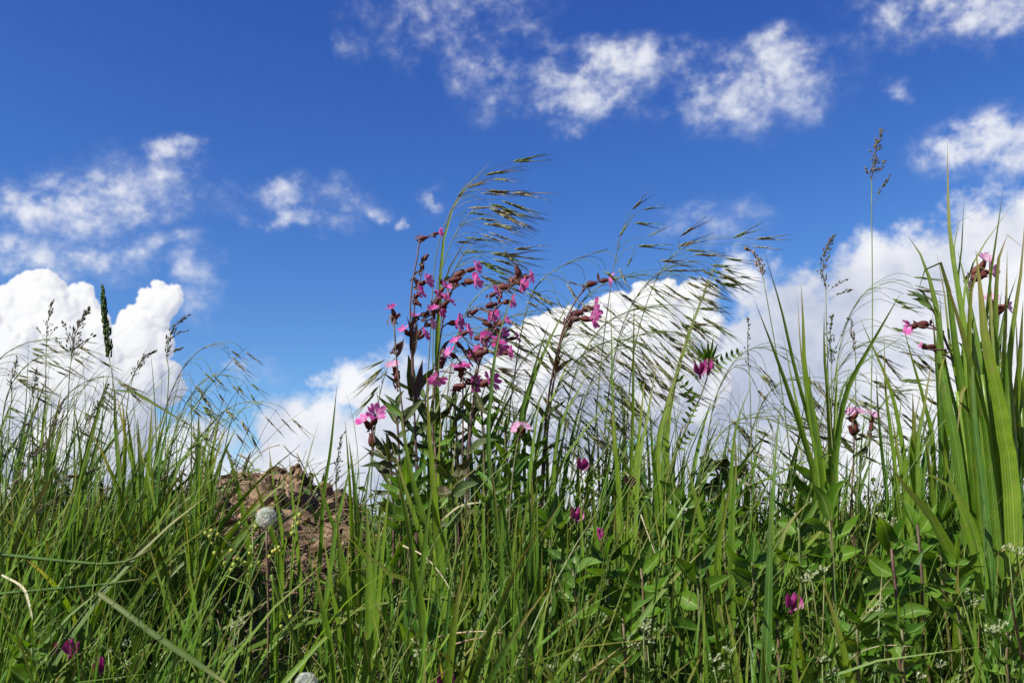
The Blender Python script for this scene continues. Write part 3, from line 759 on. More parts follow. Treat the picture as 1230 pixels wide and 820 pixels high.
campion('small red campion with two fluffy pink flowers over the cloud beside the tall ones', 482, 1.30,
    [[(490, 610), (482, 572), (466, 553), (452, 538)]],
    [(438, 505, 130, .8, 25, (450, 535)), (452, 499, 60, .9, 26, (451, 532))],
    [(446, 521, 95, .2, 23, (453, 542))],
    [(466, 553, 433, 534, 10, DK), (468, 555, 458, 525, 9, DK), (476, 562, 432, 560, 11, DK), (480, 572, 508, 548, 13, DK), (485, 590, 455, 580, 15, M_LEAF), (486, 592, 515, 575, 15, M_LEAF)], stem_mat=M_STEMGRN)
campion('low campion with one pale pink flower below the big flowering clump', 615, 1.28,
    [[(612, 640), (615, 580), (621, 535), (623, 526)]], [(621, 514, 120, .9, 17, (622, 530), dict(pale=True)), (630, 513, 60, .8, 15, (622, 532), dict(pale=True))], [],
    [(616, 575, 592, 548, 12, M_LEAF), (616, 572, 640, 545, 12, M_LEAF), (613, 610, 585, 590, 14, M_LEAF), (614, 608, 645, 590, 14, M_LEAF)], stem_mat=M_STEMGRN)
campion('campion with two flowers leaning right, apart from the clump on a brown stem', 652, 1.40,
    [[(650, 610), (656, 500), (665, 443), (675, 400), (685, 372), (700, 348), (706, 343)], [(652, 600), (660, 495), (672, 420), (681, 388), (690, 378)]],
    [(731, 336, 5, .3, 20, (700, 348)), (713, 370, 0, .45, 26, (688, 382)), (711, 384, -15, .5, 26, (688, 385))],
    [(716, 340, 8, .2, 19, (700, 349)), (700, 375, 10, .3, 24, (684, 385)), (697, 383, -5, .4, 22, (682, 392)), (687, 386, 60, .2, 18, (678, 400))],
    [(666, 440, 658, 420, 8, RL), (666, 445, 676, 425, 9, RL), (665, 450, 690, 430, 8, RL), (656, 505, 634, 480, 12, DK), (657, 500, 682, 478, 12, DK), (653, 545, 680, 525, 13, DK)], stem_mat=M_STEMRED, stem_r=.0019)
campion('campion with pink and white flowers high among the broad green blades', 1160, 1.24,
    [[(1160, 640), (1168, 520), (1166, 420), (1164, 350), (1168, 338)], [(1170, 620), (1182, 480), (1188, 400), (1190, 385)]],
    [(1183, 313, 70, .9, 24, (1168, 340), dict(pale=True)), (1190, 326, 5, .9, 24, (1168, 343), dict(pale=True)), (1191, 360, 110, .9, 19, (1192, 385), dict(pale=True)), (1208, 367, 10, .9, 23, (1190, 388), dict(pale=True))],
    [(1180, 318, 45, .2, 27, (1166, 345)), (1184, 330, 15, .3, 27, (1165, 350)), (1206, 371, 25, .2, 22, (1188, 390))],
    [(1167, 430, 1190, 400, 9, DK), (1168, 435, 1150, 410, 9, DK), (1185, 450, 1200, 430, 8, DK)])
campion('campion sprawling left out of the broad green blades with one magenta flower', 1185, 1.20,
    [[(1190, 640), (1182, 530), (1165, 480), (1145, 430), (1134, 405)], [(1140, 420), (1130, 395), (1122, 375), (1114, 365)]],
    [(1093, 392, 190, .3, 20, (1134, 398)), (1106, 415, 150, .2, 9, (1136, 420))],
    [(1101, 390, 185, .2, 24, (1134, 400)), (1113, 417, 185, .3, 18, (1136, 422)), (1122, 420, 160, .3, 16, (1138, 424))],
    [(1150, 440, 1130, 425, 9, RL), (1160, 470, 1185, 450, 10, DK), (1176, 510, 1150, 480, 12, DK), (1122, 375, 1088, 348, 11, M_FOXTAIL), (1118, 370, 1094, 358, 9, M_FOXTAIL), (1115, 366, 1100, 346, 8, M_FOXTAIL), (1180, 520, 1165, 470, 12, RL), (1172, 500, 1180, 460, 10, RL)])
campion('short campion with two pale flowers between thin upright grass blades', 1026, 1.30,
    [[(1024, 620), (1025, 560), (1026, 525)], [(1030, 600), (1040, 550), (1046, 515)]],
    [(1021, 497, 120, .7, 19, (1026, 528), dict(pale=True)), (1030, 495, 60, .8, 17, (1026, 527), dict(pale=True)), (1048, 499, 80, .7, 18, (1046, 520), dict(pale=True))],
    [(1026, 506, 95, .2, 23, (1026, 530)), (1020, 512, 120, .3, 18, (1026, 535)), (1047, 508, 85, .3, 15, (1045, 525))],
    [(1026, 545, 1008, 525, 9, DK), (1026, 548, 1044, 530, 9, DK)], stem_mat=M_STEMGRN)

# ------------------------------------------------------------------ brome grasses, blown to the right
brome('tallest brome arching above the campions with silvery spikelets streaming right', 520, 1.42, [(520, 600), (514, 480), (517, 400), (522, 320), (532, 275), (548, 240), (560, 220)],
    [(613, 195, 668, 187), (578, 211, 640, 200), (590, 215, 628, 217), (562, 226, 600, 212), (560, 226, 588, 216), (575, 232, 622, 235), (612, 231, 668, 237), (580, 229, 640, 233), (585, 243, 650, 268), (600, 240, 660, 262), (560, 255, 606, 261)],
    blades=[([(524, 560), (526, 400), (535, 275), (560, 226), (590, 193)], 5), ([(517, 560), (520, 480), (540, 440), (560, 430)], 5)])
brome('brome with a fan of drooping spikelets just under the tallest arching head', 526, 1.44, [(526, 600), (520, 470), (522, 360), (533, 315), (550, 275), (566, 255), (576, 244)],
    [(590, 265, 640, 288), (575, 280, 622, 297), (585, 250, 652, 272), (585, 278, 632, 296), (555, 285, 606, 291), (595, 255, 648, 280), (570, 262, 618, 268), (575, 268, 640, 276), (552, 302, 596, 303), (560, 250, 610, 248)],
    blades=[([(530, 560), (524, 400), (545, 310), (583, 272)], 4)])
brome('brome with short spikelets fanned level with the upper campion flowers', 535, 1.46, [(535, 600), (526, 480), (530, 380), (545, 325), (565, 295), (578, 285)],
    [(615, 299, 662, 298), (600, 307, 650, 306), (585, 302, 658, 318), (545, 291, 585, 291), (590, 310, 640, 325), (580, 318, 630, 340), (570, 312, 620, 330), (575, 330, 625, 352), (595, 330, 640, 350), (560, 335, 610, 350)],
    auto=8, t0=.55, droop=(-40, -5))
brome('brome stalk bowed in a long arc across the blue gap between the campions', 612, 1.36, [(600, 620), (606, 540), (618, 450), (630, 380), (648, 338), (690, 312), (730, 299)], auto=12, t0=.62, ped=(20, 70), droop=(-60, -25), ln=(32, 46))
brome('brome with upright pale spikelets at the highest point above the white cumulus', 735, 1.44, [(712, 620), (716, 500), (726, 400), (736, 330), (744, 290), (752, 268)],
    [(742, 286, 762, 256), (758, 253, 783, 230), (770, 252, 806, 246), (760, 267, 800, 273), (776, 285, 808, 270), (752, 322, 765, 298), (762, 295, 812, 297)], lean=.05)
brome('brome with pale spikelets stretched far right against the blue gap in the clouds', 770, 1.46, [(748, 620), (752, 520), (762, 420), (782, 350), (805, 310), (830, 292)],
    [(815, 285, 857, 257), (810, 297, 860, 283), (878, 287, 920, 269), (830, 305, 884, 308), (905, 287, 952, 285), (900, 295, 942, 300), (820, 300, 870, 303), (790, 312, 840, 318), (795, 325, 850, 325)], lean=.05)
brome('brome with dark level spikelets right over the edge of the white cumulus', 800, 1.40, [(790, 620), (800, 520), (818, 430), (840, 370), (852, 330), (862, 318)],
    [(860, 332, 895, 338), (885, 331, 922, 338), (865, 340, 912, 349), (835, 370, 882, 373), (828, 389, 876, 391), (868, 310, 912, 316), (850, 318, 900, 322)], blades=[([(800, 600), (806, 480), (838, 372), (862, 316)], 6)], lean=.05)
BR = [('brome fanned behind the middle of the flowering campions, over blue sky', 548, 1.50, [(540, 620), (536, 500), (545, 420), (562, 370), (585, 345), (605, 340)], 13, (-30, 0)),
      ('brome with low thin fan behind the crowded magenta flowers', 575, 1.50, [(566, 620), (562, 520), (570, 450), (588, 405), (615, 380), (640, 378)], 13, (-40, -8)),
      ('brome with a pale fan behind the lower campion flowers left of the cloud', 520, 1.48, [(512, 620), (508, 520), (514, 460), (530, 420), (555, 400), (580, 402)], 13, (-30, 5)),
      ('brome bowed over white cloud between clump and brown-stemmed campion', 600, 1.48, [(592, 620), (596, 540), (606, 480), (630, 430), (660, 405), (690, 402)], 14, (-50, -15)),
      ('brome drooping in front of the white cumulus, topmost of the dense fans', 660, 1.42, [(650, 620), (655, 520), (668, 430), (700, 360), (740, 335), (775, 330)], 20, (-48, -8)),
      ('brome with its dense fan of dark spikelets behind the two leaning campion flowers', 678, 1.46, [(672, 620), (676, 530), (690, 450), (720, 395), (760, 372), (795, 368)], 22, (-55, -15)),
      ('brome with a greenish fan hanging over the grey belly of the cloud', 690, 1.38, [(684, 620), (690, 540), (705, 470), (735, 420), (775, 400), (805, 402)], 20, (-62, -22)),
      ('brome bent low with long combed spikelets below the campion pair', 640, 1.40, [(640, 620), (645, 540), (662, 480), (695, 430), (735, 408), (765, 412)], 18, (-60, -25)),
      ('brome with purple brown spikelets scattered highest in front of the white cloud', 725, 1.48, [(722, 620), (728, 500), (742, 410), (765, 355), (795, 325), (825, 318)], 18, (-38, 5)),
      ('brome arching right beside the vetch with pale lower spikelets', 860, 1.42, [(842, 620), (848, 540), (862, 470), (890, 425), (920, 418), (945, 432)], 16, (-70, -30)),
      ('brome with a low level fan of spikelets under the vetch leaves', 850, 1.36, [(836, 630), (842, 580), (855, 535), (885, 505), (920, 503), (950, 515)], 15, (-35, 0)),
      ('brome leaning over the dark heart-shaped leaves near the crest', 905, 1.46, [(888, 630), (893, 570), (905, 510), (925, 470), (955, 455), (985, 462)], 14, (-60, -20)),
      ('brome spreading fine spikelets behind the upright blades right of the vetch', 985, 1.50, [(972, 620), (980, 540), (995, 470), (1020, 425), (1050, 410), (1080, 418)], 14, (-50, -5)),
      ('brome of thin dark spikelets level with the tall single grass stem', 1000, 1.46, [(990, 620), (998, 500), (1008, 420), (1022, 375), (1040, 350), (1058, 345)], 11, (-25, 12)),
      ('brome low over the crest in front of the broad green blades', 1040, 1.50, [(1028, 620), (1034, 560), (1046, 510), (1068, 475), (1095, 468)], 12, (-50, -10)),
      ('brome arching up right from the foxtail, highest on the left side', 195, 1.36, [(182, 620), (188, 540), (200, 485), (222, 438), (244, 418), (258, 413)], 14, (-48, -12)),
      ('brome bent further right under the highest left arch of spikelets', 205, 1.40, [(194, 620), (202, 560), (214, 505), (236, 465), (258, 450), (274, 452)], 12, (-60, -18)),
      ('brome with loose spikelets hanging over the left end of the soil mound', 238, 1.38, [(222, 620), (230, 570), (244, 525), (268, 494), (296, 482), (316, 486)], 8, (-62, -25)),
      ('brome with thin spikelets across the base of the left cumulus', 20, 1.42, [(4, 620), (2, 520), (10, 470), (30, 440), (55, 425), (75, 423)], 14, (-35, 0)),
      ('brome at the left edge with brown spikelets over white cloud', -25, 1.40, [(-40, 620), (-38, 520), (-25, 465), (0, 430), (30, 412), (60, 408)], 15, (-30, 8)),
      ('brome among the brown seed heads left of the foxtail', 60, 1.46, [(52, 620), (56, 540), (70, 490), (95, 462), (125, 452)], 14, (-40, -5))]
for lb, bp, d_, st, n_, dr in BR:
    brome(lb, bp, d_, st, auto=int(n_ * 1.5), t0=.42, droop=(dr[0] * .5 + dr[1] * .5 - 13, dr[0] * .5 + dr[1] * .5 + 13), ped=(24, 80) if bp > 260 else (18, 52), ln=(34, 56) if bp > 260 else (28, 44))
brome('brome drooping back left in front of the pale cloud beside the campions', 462, 1.38, [(446, 610), (447, 560), (451, 510), (457, 470), (466, 440), (474, 430)],
    [(462, 440, 425, 470), (458, 446, 418, 480), (464, 432, 428, 448), (452, 470, 420, 505), (456, 462, 432, 490), (466, 446, 440, 466)])

# ------------------------------------------------------------------ other flowering grasses
meadow_grass('tallest lone meadow grass with an open seed head high in the blue', 1046, 1.30, [(1044, 620), (1046, 500), (1048, 380), (1047, 240)], [(1047, 215), (1049, 200), (1052, 180), (1059, 155)], 8, 60,
    side=[(1047, 218, 1038, 200, 4, 1.5), (1049, 245, 1068, 214, 16, 1.8), (1050, 215, 1062, 195, 8, 2)], glume=(4, 6.5))
meadow_grass('meadow grass with a pale compact head and a tiny side twig', 990, 1.30, [(1003, 600), (996, 480), (993, 400)], [(992, 345), (988, 325), (992, 300), (1001, 284)], 7, 64,
    side=[(993, 352, 1015, 337, 9, 1.4), (995, 360, 1026, 348, 9, 1.5)], glume=(4, 6), blades=[([(1000, 600), (994, 470), (990, 425), (990, 372)], 8)])
meadow_grass('meadow grass with a dark narrow head beside the paler one', 998, 1.33, [(1000, 600), (999, 500)], [(999, 435), (997, 415), (998, 390), (1000, 378)], 7, 60, mat=M_FOXTAIL, side=[(1004, 420, 1022, 375, 6, 1)])
meadow_grass('meadow grass with a straw brown head tilted left over the cloud edge', 935, 1.34, [(952, 600), (938, 460), (925, 380)], [(916, 330), (912, 318), (907, 305), (897, 299)], 6, 50, mat=M_STRAW, glume=(4, 6))
meadow_grass('slim meadow grass with a thin nodding brown head near the broad blades', 1025, 1.36, [(1030, 600), (1028, 480)], [(1028, 428), (1024, 405), (1022, 385)], 3, 30)
meadow_grass('thin meadow grass with a narrow dark head right of the vetch', 900, 1.40, [(903, 600), (902, 500)], [(900, 445), (898, 420), (899, 392), (898, 382)], 4, 34)
meadow_grass('foxtail grass with a long dark green lumpy spike against the cloud', 138, 1.27, [(146, 620), (141, 520), (136, 460)], [(131, 430), (129, 405), (125, 375), (123, 345)], 4.4, 300, mat=M_FOXTAIL, name='foxtail_grass', dense=True, glume=(5, 8),
    blades=[([(143, 600), (140, 530), (139, 462), (160, 470), (210, 500), (256, 528)], 6), ([(146, 600), (150, 520), (145, 470)], 7)])
meadow_grass('meadow grass with a slender head highest over the left cumulus', 55, 1.40, [(58, 620), (55, 520), (55, 440)], [(56, 405), (57, 390), (60, 372), (63, 362)], 5, 48, side=[(55, 412, 45, 395, 5, 1), (56, 412, 68, 392, 7, 1.5)])
meadow_grass('meadow grass with a bushy brown head beside the foxtail spike', 82, 1.34, [(78, 620), (80, 520), (84, 440)], [(86, 428), (88, 410), (95, 390), (106, 371)], 11, 80, side=[(86, 430, 110, 405, 9, 2), (86, 432, 68, 408, 8, 2), (87, 420, 76, 388, 8, 2)], glume=(4, 6.5))
meadow_grass('meadow grass with a hooked open head drooping right of the foxtail', 196, 1.34, [(196, 620), (199, 520), (203, 440)], [(200, 428), (203, 410), (210, 392), (225, 379)], 6, 52, side=[(203, 425, 218, 420, 8, 1.5), (206, 405, 224, 398, 6, 1.2)], glume=(4, 6))
meadow_grass('meadow grass with a leaning dark head between foxtail and hooked head', 156, 1.36, [(148, 620), (150, 520), (155, 470)], [(160, 452), (166, 440), (175, 428), (187, 421)], 6, 56)
for i, (x0, y0, x1, y1, lb) in enumerate([(14, 470, 20, 430, 'brown meadow grass head at the left edge, upright'), (40, 478, 43, 445, 'small dark upright seed head third from the left edge'),
        (95, 530, 130, 462, 'bushy purple brown seed head leaning right before the foxtail stem'), (62, 525, 75, 485, 'brownish seed head half sunk among the left grasses'), (28, 560, 62, 525, 'seed head lying over to the right low at the left'),
        (70, 580, 118, 562, 'flattened seed head pointing right below the foxtail'), (40, 620, 78, 590, 'grey brown seed head drooping in the left thicket'), (170, 600, 200, 570, 'dark reddish seed head leaning right below the hooked head'),
        (10, 600, 30, 560, 'shaggy seed head at the left border above the lying stalks'), (120, 672, 132, 640, 'pinkish straw seed head bent over above the lying stalk')]):
    meadow_grass(lb, x0 - 14, 1.24 + .02 * (i % 5), [(x0 - 12, 650), (x0 - 6, (y0 + 640) / 2)] if y0 < 590 else [(x0 - 8, y0 + 40)], [(x0, y0), ((x0 * 2 + x1) / 3 - 2, (y0 * 2 + y1) / 3 - 2), ((x0 + x1) / 2, (y0 + y1) / 2), (x1, y1)], 9 if i in (2, 3, 4, 5, 6) else 6, 90 if i in (2, 4, 5, 6) else 50, group='brown seed heads in the left thicket')
meadow_grass('meadow grass with a thin brown head standing right of the soil mound', 404, 1.38, [(404, 600)], [(404, 585), (405, 555), (409, 530), (414, 518)], 4, 60)

# ------------------------------------------------------------------ broad-bladed clumps and tufts
G, GD = M_BLADE, M_BLADEDARK
clump('broad_grass_clump', 'tallest broad-bladed green grass clump at the right edge', 'grass', 1180, 1.18, [
    ([(1138, 168), (1139, 240), (1142, 290), (1150, 340), (1160, 400), (1176, 480), (1186, 560)], 9), ([(1090, 282), (1103, 300), (1118, 340), (1128, 390), (1131, 440), (1141, 500), (1152, 560)], 12),
    ([(1183, 251), (1168, 260), (1152, 266), (1146, 290), (1152, 360), (1170, 460)], 5), ([(1158, 234), (1155, 300), (1151, 350), (1165, 440)], 5, GD), ([(1206, 223), (1196, 290), (1189, 340), (1182, 430), (1190, 540)], 6),
    ([(1218, 243), (1192, 280), (1172, 310), (1157, 360), (1160, 440), (1172, 540)], 5), ([(1231, 262), (1226, 330), (1216, 400), (1212, 500)], 9), ([(1172, 300), (1178, 350), (1184, 410), (1196, 460), (1206, 520), (1216, 600)], 19),
    ([(1130, 318), (1144, 360), (1160, 415), (1176, 480), (1190, 560)], 11), ([(1188, 300), (1190, 370), (1192, 430), (1196, 520)], 10), ([(1229, 360), (1224, 440), (1216, 520), (1210, 600)], 14), ([(1124, 300), (1134, 350), (1142, 420), (1158, 520)], 5),
    ([(1245, 300), (1240, 400), (1228, 500), (1220, 600)], 16), ([(1210, 300), (1208, 380), (1204, 470), (1204, 570)], 8), ([(1150, 300), (1160, 340), (1172, 400), (1186, 470), (1200, 560)], 12), ([(1222, 330), (1206, 380), (1198, 440), (1192, 540)], 9, GD),
    ([(1172, 380), (1168, 440), (1172, 520), (1182, 600)], 9, GD), ([(1205, 400), (1215, 480), (1222, 570)], 11, GD), ([(1112, 320), (1124, 380), (1140, 460), (1160, 560)], 6),
    ([(1102, 352), (1112, 322), (1126, 312), (1138, 340), (1148, 420), (1166, 540)], 11), ([(1232, 300), (1214, 282), (1202, 296), (1196, 360), (1196, 470), (1200, 580)], 10), ([(1128, 470), (1132, 432), (1146, 418), (1160, 450), (1174, 530)], 12), ([(1198, 330), (1180, 318), (1168, 338), (1164, 420), (1172, 540)], 10), ([(1150, 520), (1156, 470), (1170, 452), (1184, 490), (1196, 590)], 13)],
    stalks=[([(1150, 470), (1164, 560), (1176, 650)], 6), ([(1166, 400), (1184, 500), (1200, 650)], 6), ([(1198, 440), (1206, 540), (1212, 660)], 7), ([(1214, 460), (1221, 560), (1226, 670)], 6), ([(1180, 450), (1192, 550), (1204, 660)], 6), ([(1226, 480), (1232, 560), (1236, 660)], 6)])
clump('broad_grass_clump', 'broad blades arching left low in front of the tallest clump', 'grass', 1190, 1.10, [
    ([(1066, 555), (1092, 590), (1116, 617), (1142, 665), (1171, 718), (1186, 760)], 18), ([(1098, 567), (1122, 572), (1145, 588), (1165, 625), (1180, 680), (1188, 750)], 15), ([(1152, 625), (1170, 655), (1190, 690), (1212, 722), (1222, 770)], 17),
    ([(1230, 650), (1205, 660), (1186, 680), (1178, 740)], 9), ([(1234, 700), (1212, 722), (1196, 750)], 8), ([(1132, 540), (1150, 600), (1168, 660), (1182, 740)], 9), ([(1040, 600), (1060, 640), (1080, 690), (1092, 760)], 8, GD)])
clump('upright_grass_tuft', 'tuft of tall narrow blades fanned under the pale meadow grass head', 'grass', 990, 1.28, [
    ([(918, 303), (938, 370), (954, 440), (975, 520), (990, 600)], 6), ([(906, 360), (932, 428), (952, 486), (966, 530), (982, 600)], 9), ([(962, 338), (965, 390), (967, 442), (978, 505), (990, 590)], 8), ([(1083, 350), (1060, 390), (1040, 425), (1020, 462), (1008, 510), (1000, 600)], 8),
    ([(1006, 430), (1004, 500), (1004, 600)], 9), ([(1095, 398), (1060, 420), (1024, 448), (1006, 490), (998, 590)], 4, GD), ([(958, 355), (962, 420), (972, 500), (984, 590)], 4), ([(940, 400), (950, 450), (965, 520), (985, 600)], 5), ([(1020, 440), (1012, 500), (1004, 590)], 7, GD), ([(972, 440), (976, 500), (988, 590)], 8, GD)])
clump('upright_grass_tuft', 'tuft of pointed blades between the thin nodding head and the broad clump', 'grass', 1090, 1.26, [
    ([(1032, 380), (1050, 420), (1068, 462), (1080, 510), (1090, 590)], 7), ([(1083, 385), (1098, 440), (1112, 490), (1122, 560)], 6), ([(1096, 470), (1098, 520), (1098, 590)], 11), ([(1062, 400), (1064, 470), (1075, 560)], 5), ([(1120, 430), (1110, 490), (1102, 570)], 7),
    ([(1135, 470), (1118, 520), (1104, 600)], 6, GD), ([(1070, 495), (1078, 540), (1088, 610)], 8), ([(1052, 440), (1056, 510), (1066, 600)], 5, GD), ([(1110, 520), (1116, 560), (1120, 620)], 11)])
clump('single_grass_blade', 'single broad blade standing alone low in the front, right of centre', 'grass', 921, 0.98, [([(926, 578), (925, 640), (923, 720), (920, 800), (919, 860)], 13, GD)], fold=.1, lean=(0, .01))
clump('green_grass_tuft', 'dark green tuft of wide blades behind the foxtail stem', 'grass', 178, 1.30, [
    ([(183, 480), (180, 540), (176, 600), (174, 660)], 10), ([(140, 470), (150, 520), (165, 580), (172, 650)], 9), ([(205, 478), (190, 540), (180, 610)], 8), ([(152, 490), (160, 560), (168, 640)], 8), ([(262, 498), (225, 545), (196, 590), (182, 650)], 6),
    ([(240, 520), (215, 560), (195, 620)], 7), ([(110, 520), (130, 560), (150, 630)], 7), ([(165, 500), (170, 570), (174, 650)], 10, GD), ([(196, 510), (188, 570), (180, 650)], 9, GD), ([(330, 475), (280, 498), (240, 530), (205, 590)], 4), ([(220, 440), (205, 500), (190, 580)], 6, GD)], mat=M_BLADE)
clump('green_grass_tuft', 'tuft of upright blades against the left flank of the soil mound', 'grass', 240, 1.28, [
    ([(252, 528), (246, 580), (240, 640)], 8), ([(270, 535), (285, 580), (296, 640), (300, 700)], 8), ([(228, 540), (232, 600), (236, 660)], 7), ([(262, 560), (254, 610), (246, 670)], 7, GD), ([(215, 560), (222, 620), (232, 690)], 8), ([(300, 520), (278, 580), (262, 650)], 4), ([(244, 510), (240, 560), (238, 640)], 5)])
clump('green_grass_tuft', 'sparse thin blades standing in front of the soil mound', 'grass', 350, 1.26, [
    ([(347, 540), (352, 600), (360, 680), (362, 740)], 8), ([(385, 500), (370, 550), (356, 620), (350, 700)], 4), ([(405, 460), (397, 540), (388, 600), (384, 680)], 5), ([(425, 540), (414, 590), (400, 660)], 7), ([(322, 530), (330, 590), (340, 660)], 5), ([(300, 560), (320, 620), (338, 690)], 8), ([(378, 590), (362, 620), (342, 660)], 6)])
clump('green_grass_tuft', 'light green tuft of broad upright blades low right of the dandelion clock', 'grass', 430, 1.16, [
    ([(388, 640), (398, 700), (410, 780)], 9), ([(440, 600), (444, 700), (442, 800)], 12), ([(420, 620), (418, 700), (420, 790)], 9), ([(405, 610), (410, 690), (422, 780)], 8), ([(458, 610), (450, 690), (444, 790)], 9), ([(376, 655), (386, 720), (400, 800)], 9), ([(470, 560), (462, 640), (452, 760)], 8), ([(366, 620), (376, 690), (392, 770)], 8, GD)])
clump('green_grass_tuft', 'pair of curved pale-backed blades low before the campion clump', 'grass', 490, 1.12, [
    ([(420, 655), (445, 668), (470, 690), (496, 702), (510, 760)], 10), ([(522, 560), (512, 640), (504, 720), (500, 800)], 8), ([(470, 540), (488, 620), (500, 700), (508, 790)], 9)])
clump('green_grass_tuft', 'long straight blades in front of the campion leaves', 'grass', 520, 1.20, [
    ([(478, 480), (492, 560), (508, 620), (530, 680)], 9), ([(512, 440), (516, 520), (524, 620), (530, 700)], 9), ([(470, 530), (488, 590), (512, 660), (534, 710)], 8), ([(530, 490), (526, 580), (522, 680)], 6), ([(548, 520), (540, 600), (530, 690)], 6), ([(598, 560), (604, 640), (600, 740)], 12, GD), ([(588, 540), (596, 620), (600, 720)], 7)])
clump('green_grass_tuft', 'tall blades crossing the white cloud right of the flowering clump', 'grass', 640, 1.34, [
    ([(690, 350), (655, 420), (634, 480), (620, 560)], 7), ([(660, 385), (640, 450), (622, 540)], 6), ([(700, 400), (672, 460), (645, 540)], 6), ([(720, 430), (694, 470), (668, 540)], 5), ([(650, 470), (640, 540), (634, 620)], 8), ([(625, 330), (600, 400), (590, 470), (588, 560)], 5, GD), ([(745, 470), (700, 520), (665, 590)], 5)])
clump('green_grass_tuft', 'two thin straight stalk-like blades upright before the cloud belly', 'grass', 745, 1.30, [
    ([(733, 350), (735, 420), (736, 480), (742, 560), (748, 640)], 4), ([(762, 345), (761, 420), (760, 500), (757, 590)], 4), ([(735, 475), (738, 530), (744, 600)], 9), ([(790, 430), (778, 500), (766, 580)], 5), ([(775, 450), (768, 520), (760, 610)], 7)])
clump('green_grass_tuft', 'tuft of blades reaching up between the cloud belly and the vetch', 'grass', 790, 1.32, [
    ([(815, 440), (800, 490), (790, 560)], 8), ([(845, 470), (822, 520), (802, 590)], 5), ([(780, 480), (784, 540), (790, 610)], 7), ([(830, 385), (815, 440), (798, 520)], 4), ([(720, 520), (752, 560), (776, 620)], 5), ([(760, 520), (772, 570), (784, 640)], 7, GD)])
clump('green_grass_tuft', 'light blades forking low beside the bare red soil right of centre', 'grass', 862, 1.20, [
    ([(822, 545), (836, 600), (850, 660), (862, 720)], 10), ([(880, 573), (870, 620), (862, 690)], 9), ([(905, 455), (888, 500), (880, 545), (878, 640)], 7), ([(882, 510), (884, 560), (880, 640)], 6), ([(975, 600), (950, 625), (936, 660), (930, 720)], 9), ([(940, 470), (932, 540), (928, 620)], 6)])
clump('green_grass_tuft', 'tuft of blades at the bottom edge right of the purple vetch flower', 'grass', 990, 1.04, [
    ([(952, 735), (962, 780), (975, 850)], 9), ([(985, 690), (1002, 740), (1018, 800), (1024, 860)], 11), ([(962, 680), (958, 740), (956, 830)], 6), ([(1010, 740), (1000, 790), (996, 850)], 8)])
clump('green_grass_tuft', 'pale green bent blade with its tip folded down, left of the yellow buds', 'grass', 228, 1.14, [
    ([(218, 645), (222, 655), (228, 690), (236, 740), (240, 800)], 9), ([(175, 640), (190, 690), (205, 740), (215, 800)], 7), ([(205, 660), (204, 720), (212, 790)], 8), ([(250, 690), (240, 740), (236, 810)], 6)])

def autoclump(label, d, x0, x1, y0, y1, n, w=(4, 9), mats=None, seed=0, foot=620, lean_px=(-12, 55)):
    r = random.Random(seed + 100); bl = []
    for i in range(n):
        fx = r.uniform(x0, x1); ty = r.uniform(y0, y1); dx = r.uniform(*lean_px) * (foot - ty) / 160
        bl.append(([(fx + dx, ty), (fx + dx * .5, ty + (foot - ty) * .33), (fx + dx * .14, ty + (foot - ty) * .68), (fx, foot)], r.uniform(*w), r.choice(mats or (G, GD, M_GRASS))))
    return clump('green_grass_tuft', label, 'grass', (x0 + x1) / 2, d, bl, scatter=4)
autoclump('dense dark tuft filling the space behind the tall campion stems', 1.44, 475, 640, 430, 540, 26, (4, 8), (GD, GD, M_GRASS), 1)
autoclump('mixed tuft of fine blades behind the lone brown-stemmed campion', 1.48, 640, 760, 450, 550, 20, (3, 6), None, 2)
autoclump('mixed tuft of fine blades standing behind the vetch stem', 1.48, 770, 900, 470, 560, 18, (3, 6), None, 3)
autoclump('wide tuft of fine blades under the slender seed heads on the left', 1.40, -20, 120, 450, 540, 30, (3, 6), (M_GRASS, M_GRASS, GD), 4)
autoclump('bright tuft of fine blades low under the brown seed heads', 1.24, 0, 130, 520, 620, 18, (4, 7), (M_GRASS, G), 5, 700)
autoclump('dark mass of blades behind the stalks of the tallest clump', 1.30, 1120, 1250, 340, 470, 22, (5, 10), (GD, GD, G), 6)
autoclump('fine tuft behind the narrow upright blades at the crest', 1.46, 940, 1120, 450, 560, 24, (3, 6), None, 7)
autoclump('tuft of blades curving right between foxtail and soil mound', 1.34, 140, 255, 470, 560, 24, (4, 8), None, 8)
autoclump('vertical bright blades below the campion leaves in the centre', 1.18, 540, 700, 560, 680, 22, (5, 9), (G, M_GRASS, GD), 9, 740, (-20, 20))
autoclump('vertical bright blades under the two straight thin stalks', 1.20, 700, 830, 560, 680, 18, (4, 8), (G, M_GRASS), 10, 740, (-20, 25))

